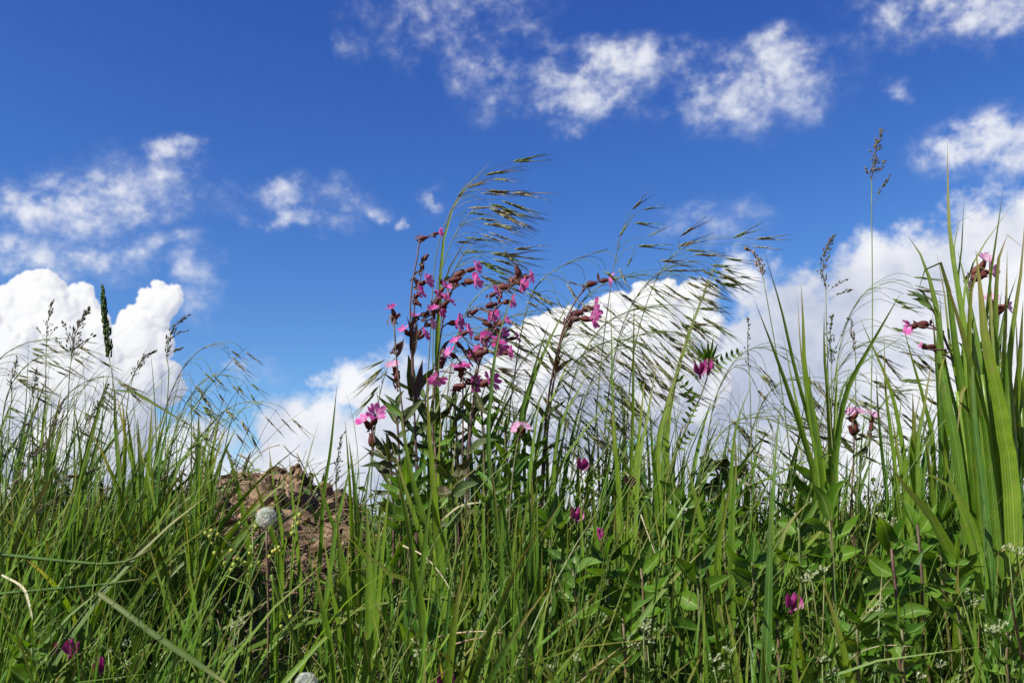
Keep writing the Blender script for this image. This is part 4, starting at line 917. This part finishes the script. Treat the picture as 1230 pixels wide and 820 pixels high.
# ------------------------------------------------------------------ vetches
def vetch_flower_mesh(k):
    r = random.Random(k); b = MB()
    for s in (-1, 1):
        leaf_into(b, (0, 0, 0), (0.85, .10 * s, .38), .5, (0, s, .4), .12, 8, tint=r.random())
        leaf_into(b, (.05, 0, -.05), (.95, .07 * s, -.02), .36, (0, s, -.1), -.08, 8, tint=r.random())
    leaf_into(b, (0, 0, .02), (.7, 0, .55), .75, (-.3, 0, 1), .2, 8, tint=r.random())
    b.spindle((-.35, 0, -.02), (.25, 0, .03), .12, 6, tint=.9)
    return b.mesh('flower', M_VETCH)
VFL = [vetch_flower_mesh(k) for k in range(3)]
def vetch(label, base_px, d, stem, flowers, leafs=(), tuftlet=(), group=None):
    root = root_at(base_px, d); t = thing('vetch', label, 'wildflower', root, group)
    b = MB(); P = path(stem, d, 0.02, root, 16); b.tube(P, np.linspace(.0011, .0008, 16), 5); b.build('stem', M_STEMGRN, t)
    k = PXM(d)
    for (px, py, ang, size, opn) in flowers:
        place('flower', rnd.choice(VFL), t, at(px, py, d - .02) - img_dir(ang, .4) * size * k * .45, img_dir(ang, .4), (0.1, -.3, 1), (size * k, size * k * opn, size * k))
    for (x0, y0, x1, y1, n, L) in leafs:                      # pinnate leaf: a rib with paired leaflets
        p0, p1 = at(x0, y0, d), at(x1, y1, d - .03); R = spline((p0, (p0 + p1) / 2 + (0, 0, .004), p1), n + 2)
        rb = MB(); rb.tube(R, .00045, 3); rib = rb.build('leaf_rib', M_STEMGRN, t)
        ax = nrm(p1 - p0); up = nrm(np.cross(ax, (0, 1, 0))); up = up if up[2] > 0 else -up
        for i in range(1, n + 1):
            for s in (1, -1):
                lb_ = MB(); q = R[i]
                leaf_into(lb_, q, q + nrm(up * s * 1.0 + ax * .45 + np.array((0, -.3, 0))) * L * k * (1 - .3 * i / n), L * k * .34, (0, -1, .2), .03, 6)
                lb_.build('leaflet', M_LEAF, rib)
    for (x0, y0, x1, y1, w) in tuftlet:
        lb_ = MB(); leaf_into(lb_, at(x0, y0, d), at(x1, y1, d - .015), w * k, (rnd.uniform(-.4, .4), -1, .2), .05, 7); lb_.build('leaf', M_LEAF, t)
    return t
vetch('vetch with two purple flowers and a ladder leaf held against the cloud', 800, 1.28, [(798, 620), (806, 560), (826, 510), (842, 475), (851, 447), (850, 430)],
    [(838, 443, 110, 17, .8), (853, 438, 80, 17, .8)], [(851, 448, 892, 422, 6, 11), (836, 490, 812, 450, 4, 12), (822, 515, 838, 482, 4, 11), (812, 545, 834, 518, 4, 11)],
    [(850, 438, 832, 412, 4), (850, 436, 841, 410, 4.5), (851, 434, 850, 407, 4), (852, 436, 862, 412, 4.5), (852, 438, 868, 424, 3.5), (850, 436, 835, 424, 4), (851, 434, 857, 402, 3.5), (851, 436, 846, 416, 4), (851, 437, 857, 418, 4)])
for lb, x, y, d_, fl in [('vetch with one dark magenta bud right of the campion leaves', 697, 557, 1.30, [(697, 557, 95, 17, .7)]), ('vetch with one pale pink flower in the grass below the cloud gap', 690, 617, 1.24, [(690, 617, 100, 18, 1.0)]),
        ('vetch with a dim crimson bud low in the centre grass', 722, 640, 1.22, [(722, 640, 80, 14, .8)]), ('vetch with a small magenta bud under the two straight blades', 755, 578, 1.30, [(755, 578, 120, 14, .7)]),
        ('vetch with a bright purple open flower low right of the lone broad blade', 949, 722, 1.12, [(949, 722, 100, 21, 1.2)]), ('vetch with one plump purple flower near the bottom left corner', 89, 778, 1.06, [(89, 778, 60, 20, .9), (61, 778, 90, 14, .6)]),
        ('vetch with a pair of hanging purple flowers near the bottom left corner', 119, 797, 1.06, [(115, 797, 85, 19, .8), (123, 799, 80, 18, .8)]), ('vetch with a magenta flower cut by the bottom edge', 531, 815, 1.06, [(531, 816, 90, 24, 1.1)])]:
    vetch(lb, x + 6, d_, [(x + 6, y + 60), (x + 3, y + 25), (x, y + 6)], fl, [(x + 4, y + 30, x + 28, y + 12, 4, 13), (x + 5, y + 42, x - 22, y + 22, 4, 14)])

# ------------------------------------------------------------------ dandelion clocks
def dandelion(label, px, py, d, r_px):
    root = root_at(px + 6, d); t = thing('dandelion_clock', label, 'wildflower', root); k = PXM(d); c = at(px, py, d); R = r_px * k
    b = MB(); b.tube(spline((root, (root + c) / 2 + (.006, 0, 0), c), 10), .0014, 6); b.build('stem', M_STEMGRN, t)
    b = MB(); b.spindle(c - (0, 0, R * .35), c + (0, 0, R * .25), R * .22, 7); b.build('receptacle', M_STEMGRN, t)
    b = MB(); N = 220
    for i in range(N):
        z = 1 - 2 * (i + .5) / N; an = i * 2.39996; q = math.sqrt(1 - z * z); u = nrm(np.array((q * math.cos(an), q * math.sin(an), z)) + [rnd.uniform(-.08, .08) for _ in range(3)])
        e = c + u * R * rnd.uniform(.55, .9); b.tube(np.array((c + u * R * .15, e)), .00012, 3, tint=.1)
        s1 = nrm(np.cross(u, (.3, .2, .9))); s2 = np.cross(u, s1)
        for j in range(11):                                   # flat white rays of each parachute
            aa = j * .5712 + i; h = e + (u * .55 + (s1 * math.cos(aa) + s2 * math.sin(aa)) * .9) * R * rnd.uniform(.22, .32); w_ = nrm(np.cross(u, h - e)) * R * .030
            b.add([tuple(e), tuple(h - w_), tuple(h + w_)], [(0, 1, 2)], [(.5, 0, 0), (.6, 1, -1), (.6, 1, 1)])
    b.build('seed_head', M_PAPPUS, t)
dandelion('white dandelion clock in front of the soil mound', 320, 621, 1.14, 11.5)
dandelion('white dandelion clock cut by the bottom edge', 368, 821, 1.05, 12.5)

# ------------------------------------------------------------------ plants with round yellow green buds
def budplant(label, base_px, d, stems, buds):
    root = root_at(base_px, d); t = thing('yellow_bud_plant', label, 'wildflower', root); k = PXM(d)
    b = MB()
    P0 = [path(s, d, 0, root, 12) for s in stems]
    for P in P0: b.tube(P, np.linspace(.0012, .0006, 12), 5)
    A = np.vstack(P0)
    import bmesh
    for (x, y, r) in buds:
        c = at(x, y, d + rnd.uniform(-.015, .01)); q = A[np.argmin(np.linalg.norm(A - (c - (0, 0, .008)), axis=1))]
        b.tube(spline((q, (q + c) / 2 + (0, 0, .001), c), 4), .0004, 3)
        mb_ = MB(); V = []; F = []; AA = []; R = r * k * .82
        for i in range(5):
            th = math.pi * (i + .35) / 5.4
            for j in range(7):
                V.append((c[0] + R * math.sin(th) * math.cos(j * .8976), c[1] + R * math.sin(th) * math.sin(j * .8976), c[2] - R * 1.1 * math.cos(th))); AA.append((rnd.random() * .1, i / 4, 0))
                if i: F.append(((i - 1) * 7 + j, (i - 1) * 7 + (j + 1) % 7, i * 7 + (j + 1) % 7, i * 7 + j))
        F.append(tuple(range(7))); F.append(tuple(28 + j for j in range(7)))
        mb_.add(V, F, AA); mb_.build('bud', M_BUD, t)
    b.build('stem', M_STALKY, t)
rb_ = random.Random(3)
budplant('plant with a spray of round yellow green buds left of the dandelion stem', 300, 1.12, [[(302, 760), (300, 710), (290, 670), (262, 640)], [(302, 750), (300, 700), (305, 660), (303, 640)], [(302, 740), (300, 705), (270, 690)]],
    [(247, 640, 3), (254, 637, 3), (262, 641, 2.6), (252, 644, 3), (255, 652, 2.4), (258, 664, 3.4), (268, 662, 3), (278, 661, 3.2), (270, 676, 3), (281, 678, 3.4), (278, 684, 3), (290, 672, 2.6), (286, 671, 2.4), (295, 676, 3), (303, 657, 4), (304, 640, 3), (300, 664, 2.6), (303, 680, 3), (311, 675, 2.6), (288, 628, 2.4), (307, 632, 2.4), (298, 690, 2.6)])
budplant('plant with yellow buds on a curved tip right of the dandelion stem', 345, 1.10, [[(352, 790), (345, 740), (334, 690), (326, 668), (330, 655)], [(350, 760), (348, 720), (352, 650), (356, 618)]],
    [(324, 668, 3), (328, 662, 3), (331, 660, 2.6), (335, 657, 2.8), (351, 640, 3), (352, 632, 2.6), (355, 622, 3), (360, 618, 3), (358, 628, 2.6), (336, 662, 2.4), (349, 740, 3), (343, 735, 3), (338, 752, 3)])

# ------------------------------------------------------------------ leafy weeds
weed('broad-leaved weed with pale upright leaves beside the lying straw in the centre', 505, 1.12, [(508, 800), (506, 760)], [(506, 762, 492, 700, 20), (506, 760, 530, 708, 18), (507, 775, 545, 738, 16), (505, 778, 478, 745, 18), (507, 790, 540, 775, 14)])
weed('tall leafy weed with folded oval leaves in the middle of the right grass', 838, 1.12, [(842, 800), (840, 740), (838, 690)], [(838, 690, 832, 645, 20), (838, 692, 862, 650, 18), (838, 705, 806, 665, 22), (839, 710, 880, 690, 20), (840, 730, 812, 715, 24), (840, 740, 872, 760, 22), (841, 755, 800, 752, 22), (841, 770, 880, 745, 20), (838, 700, 845, 655, 18), (842, 780, 815, 790, 18)])
weed('dark leafy weed at the crest with heart-shaped leaves against the cloud', 868, 1.44, [(868, 620), (864, 575), (858, 560)], [(858, 565, 840, 548, 22), (860, 562, 872, 545, 20), (864, 575, 900, 556, 18), (865, 590, 838, 580, 20), (862, 572, 850, 590, 20)], mat=M_LEAFDARK)
weed('leafy campion rosette with red stem below the left blade of the low arch', 1075, 1.08, [(1080, 790), (1078, 730), (1074, 690), (1070, 650)], [(1072, 690, 1040, 668, 20), (1073, 690, 1110, 660, 22), (1074, 705, 1035, 715, 24), (1075, 712, 1112, 700, 20), (1071, 665, 1055, 620, 22), (1071, 660, 1088, 620, 20), (1077, 735, 1045, 755, 20), (1078, 740, 1120, 735, 20)], stem_mat=M_STEMRED)
weed('leafy weed of long pointed leaves right of the lone broad blade', 1000, 1.16, [(1002, 720), (1000, 670), (996, 620)], [(997, 625, 975, 580, 18), (997, 622, 1018, 575, 20), (998, 640, 965, 625, 20), (999, 645, 1034, 615, 22), (1000, 665, 970, 665, 20), (1000, 668, 1036, 660, 20), (1001, 690, 972, 700, 18)])
weed('leafy weed with lance leaves under the broad clump', 1105, 1.14, [(1110, 760), (1108, 700), (1104, 650), (1102, 630)], [(1102, 640, 1085, 600, 18), (1103, 640, 1125, 605, 18), (1105, 660, 1075, 640, 18), (1106, 665, 1138, 650, 18), (1108, 700, 1080, 690, 18), (1108, 705, 1142, 720, 18)], stem_mat=M_STEMRED)
weed('leafy weed with soft oval leaves at the foot of the campions', 540, 1.22, [(548, 660), (545, 610), (540, 570)], [(541, 575, 515, 550, 16), (541, 572, 566, 548, 16), (543, 590, 512, 585, 18), (544, 595, 575, 580, 18), (546, 620, 518, 625, 18), (546, 622, 576, 612, 16)], mat=M_LEAFDARK)
weed('leafy weed with ferny leaf tufts in the centre grass', 600, 1.18, [(602, 700), (598, 620), (592, 585)], [(592, 590, 575, 565, 9), (592, 588, 600, 560, 9), (593, 592, 612, 570, 9), (594, 598, 570, 585, 9), (595, 600, 618, 588, 9)])
for i, (x, y, d_, lb) in enumerate([(772, 700, 1.14, 'leafy weed left of the folded oval leaves'), (905, 690, 1.14, 'leafy weed pressed against the left side of the lone broad blade'), (960, 640, 1.18, 'leafy weed with light leaves just right of the lone blade tip'),
        (1030, 760, 1.02, 'leafy weed near the bottom edge under the red-stemmed rosette'), (1150, 690, 1.08, 'leafy weed in shade below the low arching blades'), (750, 760, 1.06, 'leafy weed low among the white flower clusters'), (660, 640, 1.22, 'leafy weed below the leaning campion stem'),
        (490, 600, 1.26, 'dark leafy weed at the base of the small two-flowered campion'), (1210, 770, 1.02, 'leafy weed in the bottom right corner'), (690, 700, 1.14, 'leafy weed under the crimson vetch bud'), (40, 790, 1.04, 'leafy weed in the bottom left corner'), (870, 640, 1.22, 'leafy weed below the dark crest leaves'), (935, 760, 1.04, 'leafy weed just below the open purple vetch flower'), (1060, 690, 1.12, 'leafy weed behind the red-stemmed rosette'), (820, 620, 1.26, 'leafy weed at the foot of the vetch stem'), (1130, 640, 1.2, 'leafy weed behind the low arching blades'), (980, 590, 1.3, 'leafy weed at the crest below the upright narrow tuft'), (1085, 770, 1.01, 'leafy weed at the bottom edge right of the looping straw'), (730, 690, 1.16, 'leafy weed in the centre right grass under the small magenta bud')]):
    L = []
    for k in range(8):
        s = 1 if k % 2 else -1; yy = y - 12 + (k // 2) * 17; L.append((x, yy, x + s * rnd.uniform(22, 36), yy - rnd.uniform(8, 34), rnd.uniform(13, 20)))
    weed(lb, x + 4, d_, [(x + 3, y + 70), (x, y), (x - 2, y - 18)], L + [(x - 1, y - 14, x + rnd.uniform(-12, 12), y - 52, 15)], group='leafy weeds low in the grass')

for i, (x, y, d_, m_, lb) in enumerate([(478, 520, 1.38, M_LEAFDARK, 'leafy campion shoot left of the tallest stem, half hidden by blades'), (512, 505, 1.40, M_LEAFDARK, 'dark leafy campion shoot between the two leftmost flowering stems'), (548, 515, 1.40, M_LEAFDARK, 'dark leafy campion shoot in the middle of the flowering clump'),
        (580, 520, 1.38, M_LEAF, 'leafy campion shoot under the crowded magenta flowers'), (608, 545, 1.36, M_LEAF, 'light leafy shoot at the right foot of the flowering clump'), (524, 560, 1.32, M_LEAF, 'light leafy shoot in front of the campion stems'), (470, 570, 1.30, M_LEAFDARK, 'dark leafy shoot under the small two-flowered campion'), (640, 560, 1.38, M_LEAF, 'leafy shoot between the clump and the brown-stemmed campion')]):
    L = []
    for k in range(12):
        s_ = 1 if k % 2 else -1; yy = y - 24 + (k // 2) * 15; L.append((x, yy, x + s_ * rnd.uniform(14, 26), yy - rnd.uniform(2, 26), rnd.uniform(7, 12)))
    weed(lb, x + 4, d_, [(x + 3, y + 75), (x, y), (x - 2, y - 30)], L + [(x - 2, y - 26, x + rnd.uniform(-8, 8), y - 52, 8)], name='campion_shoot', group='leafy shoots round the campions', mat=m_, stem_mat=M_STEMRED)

def whiteweed(label, px, py, d, n=4, spread=22):
    root = root_at(px, d); t = thing('white_flower_weed', label, 'wildflower', root, 'weeds with tiny white flower clusters'); k = PXM(d)
    for i in range(n):
        x = px + rnd.uniform(-spread, spread); y = py + rnd.uniform(-spread, spread) * .8; dd = d + rnd.uniform(-.03, .03); c = at(x, y, dd)
        b = MB(); b.tube(spline((root, (root + c) / 2 + (rnd.uniform(-.01, .01), 0, 0), c - (0, 0, .006)), 8), .0006, 4); b.build('stem', M_STALK, t)
        b = MB()
        for j in range(8):
            o = c + np.array((rnd.uniform(-1, 1), rnd.uniform(-1, .5), rnd.uniform(-.6, .6))) * 7.5 * k
            b.tube(np.array((c - (0, 0, .004), o)), .00025, 3, tint=.95)
            for q in range(4):
                aa = q * 1.571 + j; v = nrm((math.cos(aa), -.5 + rnd.uniform(-.4, .4), math.sin(aa)))
                leaf_into(b, o, o + v * 2.0 * k, 1.6 * k, (0, -1, .3), .05, 4)
        b.build('flower_cluster', M_WHITE, t)
        b = MB()
        for j in range(6):
            q = root + (c - root) * rnd.uniform(.55, .95); an = rnd.random() * 6.3
            leaf_into(b, q, q + np.array((math.cos(an), math.sin(an), .3)) * 10 * k, 4 * k, (0, -1, .5), .05, 5)
        b.build('foliage', M_COVER, t)
for x, y, d_, n_, s_, lb in [(765, 765, 1.04, 5, 24, 'tiny white flower clusters at the bottom right of centre'), (788, 755, 1.08, 2, 8, 'single small white cluster beside the folded oval leaves'), (880, 790, 1.03, 3, 24, 'greenish white clusters at the foot of the lone blade'), (978, 690, 1.08, 3, 12, 'white cluster above the bent blades at lower right'),
        (990, 790, 1.02, 3, 22, 'white clusters at the bottom edge right of the lone blade'), (1050, 720, 1.06, 2, 14, 'white clusters below the red-stemmed rosette'), (1118, 800, 1.01, 2, 16, 'yellowish white cluster at the bottom edge near the right corner'), (1165, 720, 1.08, 3, 16, 'white clusters behind the low arching blade'),
        (1215, 670, 1.06, 3, 16, 'white clusters under the stalks of the tallest clump'), (1205, 760, 1.02, 4, 20, 'pale clusters in the bottom right corner'), (1060, 625, 1.2, 2, 10, 'white cluster under the pointed blade tuft'), (515, 775, 1.06, 3, 14, 'pale flower clusters left of the bottom edge flower'), (148, 780, 1.08, 3, 20, 'tiny white flowers right of the hanging vetch pair'), (275, 735, 1.1, 3, 16, 'tiny white flowers under the yellow bud spray'), (680, 800, 1.03, 3, 20, 'pale clusters at the bottom edge in the centre')]:
    whiteweed(lb, x, y, d_, n_, s_)

# ------------------------------------------------------------------ dead stalks and fallen straw that can be told apart
def straw(label, d, pts, w, mat=M_STRAWG, leafy=False, name='dry_stalk'):
    P = spline([at(x, y, dd) for (x, y), dd in zip(pts, np.linspace(d, d - .04, len(pts)))], 14)
    t = thing(name, label, 'straw' if mat in (M_STRAW, M_STRAWG) else 'grass', P[0]); b = MB(); k = PXM(d)
    if leafy: b.ribbon(P, blade_w(14, w * k, .8, .5), (-.3, -1, .5) if mat is M_GRASS else (0, -1, .4), .2)
    else: b.tube(P, np.linspace(w * k / 2, w * k * .3, 14), 6)
    b.build('stalk' if not leafy else 'leaf_blade', mat, t)
    return t
straw('green stalk lying level across the left edge with a straw tip', 1.10, [(-30, 662), (40, 670), (95, 675), (125, 677), (155, 673), (180, 660)], 5, M_BLADEDARK)
straw('second green stalk lying level just below the first at the left', 1.10, [(-20, 715), (40, 709), (110, 703), (172, 695)], 4, M_BLADEDARK)
straw('dark flat leaf slanting down right across the lower left', 1.02, [(118, 712), (150, 735), (190, 765), (250, 805), (290, 835)], 7, M_GRASS, True, 'fallen_blade')
straw('thin bent straw at the left edge under the lying stalks', 1.08, [(2, 690), (26, 704), (34, 722), (42, 760)], 3, M_STRAWG, True)
straw('yellow green stalk rising left out of the bud plants', 1.08, [(362, 790), (352, 762), (340, 732), (326, 690)], 7, M_STALKY)
straw('pale straw curving down through the centre grass', 1.16, [(484, 655), (510, 668), (530, 690), (545, 715)], 2.5, M_STRAWG)
straw('bleached straw bundle lying level in the lower centre, upper one', 1.08, [(525, 765), (550, 760), (578, 758), (605, 760)], 2.6, M_STRAW)
straw('bleached straw bundle lying level in the lower centre, lower one', 1.07, [(540, 775), (565, 768), (580, 764), (592, 745)], 2.4, M_STRAW)
straw('short pale dead blades fanned left of centre below the campions', 1.2, [(530, 625), (548, 610), (562, 605), (580, 603)], 3, M_STRAWG, True)
straw('bright straw splinter slanting through the grass right of the crimson bud', 1.18, [(770, 618), (778, 640), (786, 662), (792, 672)], 2, M_STRAWG)
straw('white curved straw looping in the bottom right grass', 1.02, [(1006, 806), (1030, 785), (1060, 775), (1094, 776)], 2, M_STRAWG)
straw('reddish dry stem rising left in the bottom right corner', 1.01, [(1228, 790), (1222, 760), (1218, 740), (1214, 712)], 4, M_STEMRED)
straw('pinkish root sticking out of the shaded soil below the mound', 1.30, [(338, 712), (346, 700), (344, 688), (352, 680)], 3, M_STRAW)
# ------------------------------------------------------------------ tufts on the bank (copies) and the uncountable grass between them
TOPX = [-60, 0, 50, 100, 150, 200, 245, 262, 340, 418, 440, 480, 560, 640, 720, 800, 880, 960, 1040, 1100, 1160, 1300]
TOPY = [500, 500, 505, 520, 530, 530, 555, 625, 665, 630, 575, 560, 560, 552, 552, 560, 574, 572, 562, 555, 540, 540]
def top_py(px): return float(np.interp(px, TOPX, TOPY))
def px_of(x, d): return 615 + x / d * FPX / 1.0 * math.cos(PITCH) ** 0 * .985

g = random.Random(21)
def proto_tuft(k):
    t = thing('grass_tuft', '', 'grass', (0, 0, 0), '')
    for i in range(g.choice((5, 6, 7))):
        an = g.random() * 6.3; ln = g.uniform(.10, .75); h = g.uniform(.55, 1.0)
        dirv = np.array((math.cos(an) * ln + .08, math.sin(an) * ln * .8 - .05, 0)); r0 = np.array((math.cos(an), math.sin(an), 0)) * g.uniform(0, .05)
        tt = np.linspace(0, 1, 10)[:, None]; P = r0 + dirv * h * tt ** g.uniform(1.5, 2.2) + np.array((0, 0, 1)) * h * (tt - g.uniform(.05, .30) * ln * tt ** 3)
        b = MB(); b.ribbon(P, blade_w(10, g.uniform(.014, .032), .55, .4), (g.uniform(-.7, .7), -1, .35), .2, twist=g.uniform(-.8, .8)); b.build('leaf_blade', M_GRASS if g.random() < .7 else M_BLADE, t)
    return t
PROTO = [proto_tuft(k) for k in range(9)]
REG = [(140, 'among the left seed heads', 'tufts among the left seed heads'), (262, 'between foxtail and soil mound', 'tufts left of the soil mound'),
       (432, 'below the bare soil mound', 'tufts below the soil mound'), (640, 'below the tall campions', 'tufts below the campions'),
       (862, 'below the bromes and vetch', 'tufts below the bromes'), (1062, 'round the lone broad blade', 'tufts round the lone blade'), (9999, 'below the broad-bladed clump', 'tufts below the broad clump')]
ROWS = [(1.17, 'nearest row'), (1.30, 'second row'), (1.46, 'third row'), (9, 'crest row')]
ORD = ['first', 'second', 'third', 'fourth', 'fifth', 'sixth', 'seventh', 'eighth', 'ninth', 'tenth', 'eleventh', 'twelfth', 'thirteenth', 'fourteenth', 'fifteenth', 'sixteenth', 'seventeenth', 'eighteenth']
def copy_tuft(src, loc, rz, sc, label, group):
    t = src.copy(); COL.objects.link(t); t.location = loc; t.rotation_euler = (0, 0, rz); t.scale = sc; t['label'] = label; t['group'] = group
    for ch in src.children:
        c = ch.copy(); COL.objects.link(c); c.parent = t
spots = []
while len(spots) < 175:
    px = g.uniform(-15, 1245); d_ = g.uniform(1.02, 1.66)
    x = float(at(px, 640, d_)[0]); z = ground(x, d_)
    tip = top_py(px) + abs(g.gauss(0, 60)) + 22 - (g.expovariate(1 / 40) if g.random() < .3 else 0)
    if d_ < 1.2: tip += g.uniform(40, 150)
    h = at(px, tip, d_)[2] - z
    if h < .045 or h > .40: continue
    if 262 < px < 425 and (d_ > 1.42 or g.random() < .45): continue
    ri = next(i for i, r in enumerate(REG) if px < r[0]); wi = next(i for i, r in enumerate(ROWS) if d_ < r[0])
    spots.append((ri, wi, px, x, d_, z, h))
used = set(); count = {}
for ri, wi, px, x, d_, z, h in sorted(spots):
    k = count[ri, wi] = count.get((ri, wi), 0) + 1
    lb = '%s grass tuft from left in the %s %s' % (ORD[k - 1], ROWS[wi][1], REG[ri][1])
    s = h / .85; P_ = g.choice(PROTO); w = min(1.35, max(.8, .28 / s)) * s; loc = (x, d_, z - .004)
    if P_.name not in used:
        used.add(P_.name); P_.location = loc; P_.scale = (w, w, s); P_.rotation_euler = (0, 0, g.uniform(-.9, .9)); P_['label'] = lb; P_['group'] = REG[ri][2]
    else: copy_tuft(P_, loc, g.uniform(-.9, .9), (w, w, s), lb, REG[ri][2])

# grass between: nobody could count it
b = MB()
for i in range(10400):
    px = g.uniform(-60, 1290) if i < 7400 else (g.uniform(-900, -60) if i % 2 else g.uniform(1290, 2130)); d_ = g.uniform(1.0, 1.74) if i % 3 else g.uniform(1.25, 1.6)
    x = float(at(px, 640, d_)[0]); z = ground(x, d_)
    tall = i < 1150
    tip = top_py(px) + 42 + abs(g.gauss(0, 75)) - (g.expovariate(1 / 30) if g.random() < .35 else 0)
    if 258 < px < 425 and d_ > 1.40 and g.random() < .8: continue
    if tall and 258 < px < 425 and g.random() < .7: continue
    if tall: tip = top_py(px) - (g.random() ** 1.5 * 165 - 15) * (1.0 if not 265 < px < 420 else .3)
    if d_ < 1.2: tip += g.uniform(30, 170)
    h = at(px, tip, d_)[2] - z
    if h < .03: h = g.uniform(.015, .05)
    if h > (.45 if tall else .36): h = g.uniform(.15, .36)
    if 262 < px < 418 and not tall and d_ > 1.2 and g.random() < .6: h = min(h, .06)
    an = g.random() * 6.3; ln = g.uniform(.02, .55) if g.random() < .88 else g.uniform(.5, 1.2); bend = np.array((math.cos(an) * ln + .08, math.sin(an) * ln * .7, 0))
    if tall: bend = np.array((g.uniform(-.12, .5), g.uniform(-.2, .2), 0)); ln = .3
    tt = np.linspace(0, 1, 7)[:, None]
    P = np.array((x, d_, z - .004)) + bend * h * tt ** g.uniform(1.4, 2.4) + np.array((0, 0, 1)) * h * (tt - .28 * min(ln, 1.1) * tt ** 3)
    w = g.choice((.0010, .0014, .0018)) if tall else g.choice((.0018, .0024, .0032, .0042, .0052)); b.flat(P, w * np.array((.7, 1, 1, .92, .75, .45, 0)), (g.uniform(-1.2, 1.2), -1, .3), tint=g.random())
o = b.build('grass', M_GRASS); o['kind'] = 'stuff'; o['label'] = 'dense green grass between the tufts on the bank'; o['category'] = 'grass'
# low leafy ground cover
b = MB()
for i in range(6800):
    px = g.uniform(-40, 1270) if i < 5200 else (g.uniform(-900, -40) if i % 2 else g.uniform(1270, 2130)); d_ = g.uniform(1.05, 1.62); x = float(at(px, 640, d_)[0]); z = ground(x, d_)
    if 262 < px < 420 and d_ > 1.28 and g.random() < .85: continue
    p = np.array((x, d_, z + g.uniform(.0, .05) + (.04 * g.random() if px > 720 else 0))); an = g.random() * 6.3; L = g.uniform(.006, .017)
    leaf_into(b, p, p + np.array((math.cos(an), math.sin(an) * .8 - .2, g.uniform(-.2, .7))) * L, L * g.uniform(.35, .6), (g.uniform(-.4, .4), -1, .8), .08, 5)
o = b.build('ground_cover', M_COVER); o['kind'] = 'stuff'; o['label'] = 'low leafy ground cover under the grass'; o['category'] = 'ground cover'
# dead litter on the soil
b = MB()
for i in range(1700):
    px = g.uniform(-40, 1270) if i < 1100 else g.uniform(-40, 470); d_ = g.uniform(1.1, 1.64); x = float(at(px, 640, d_)[0]); z = ground(x, d_)
    an = g.random() * 6.3; L = g.uniform(.015, .075); up = g.uniform(-.1, .9) if px < 450 or g.random() < .3 else g.uniform(-.1, .25)
    p = np.array((x, d_, z + g.uniform(.002, .03))); e = p + nrm((math.cos(an), math.sin(an) * .6, up)) * L
    b.tube(spline((p, (p + e) / 2 + (0, 0, L * g.uniform(-.1, .15)), e), 4), g.choice((.0004, .0006, .0009)), 3)
o = b.build('dry_litter', M_STRAW); o['kind'] = 'stuff'; o['label'] = 'dead straw litter scattered over the soil'; o['category'] = 'straw'
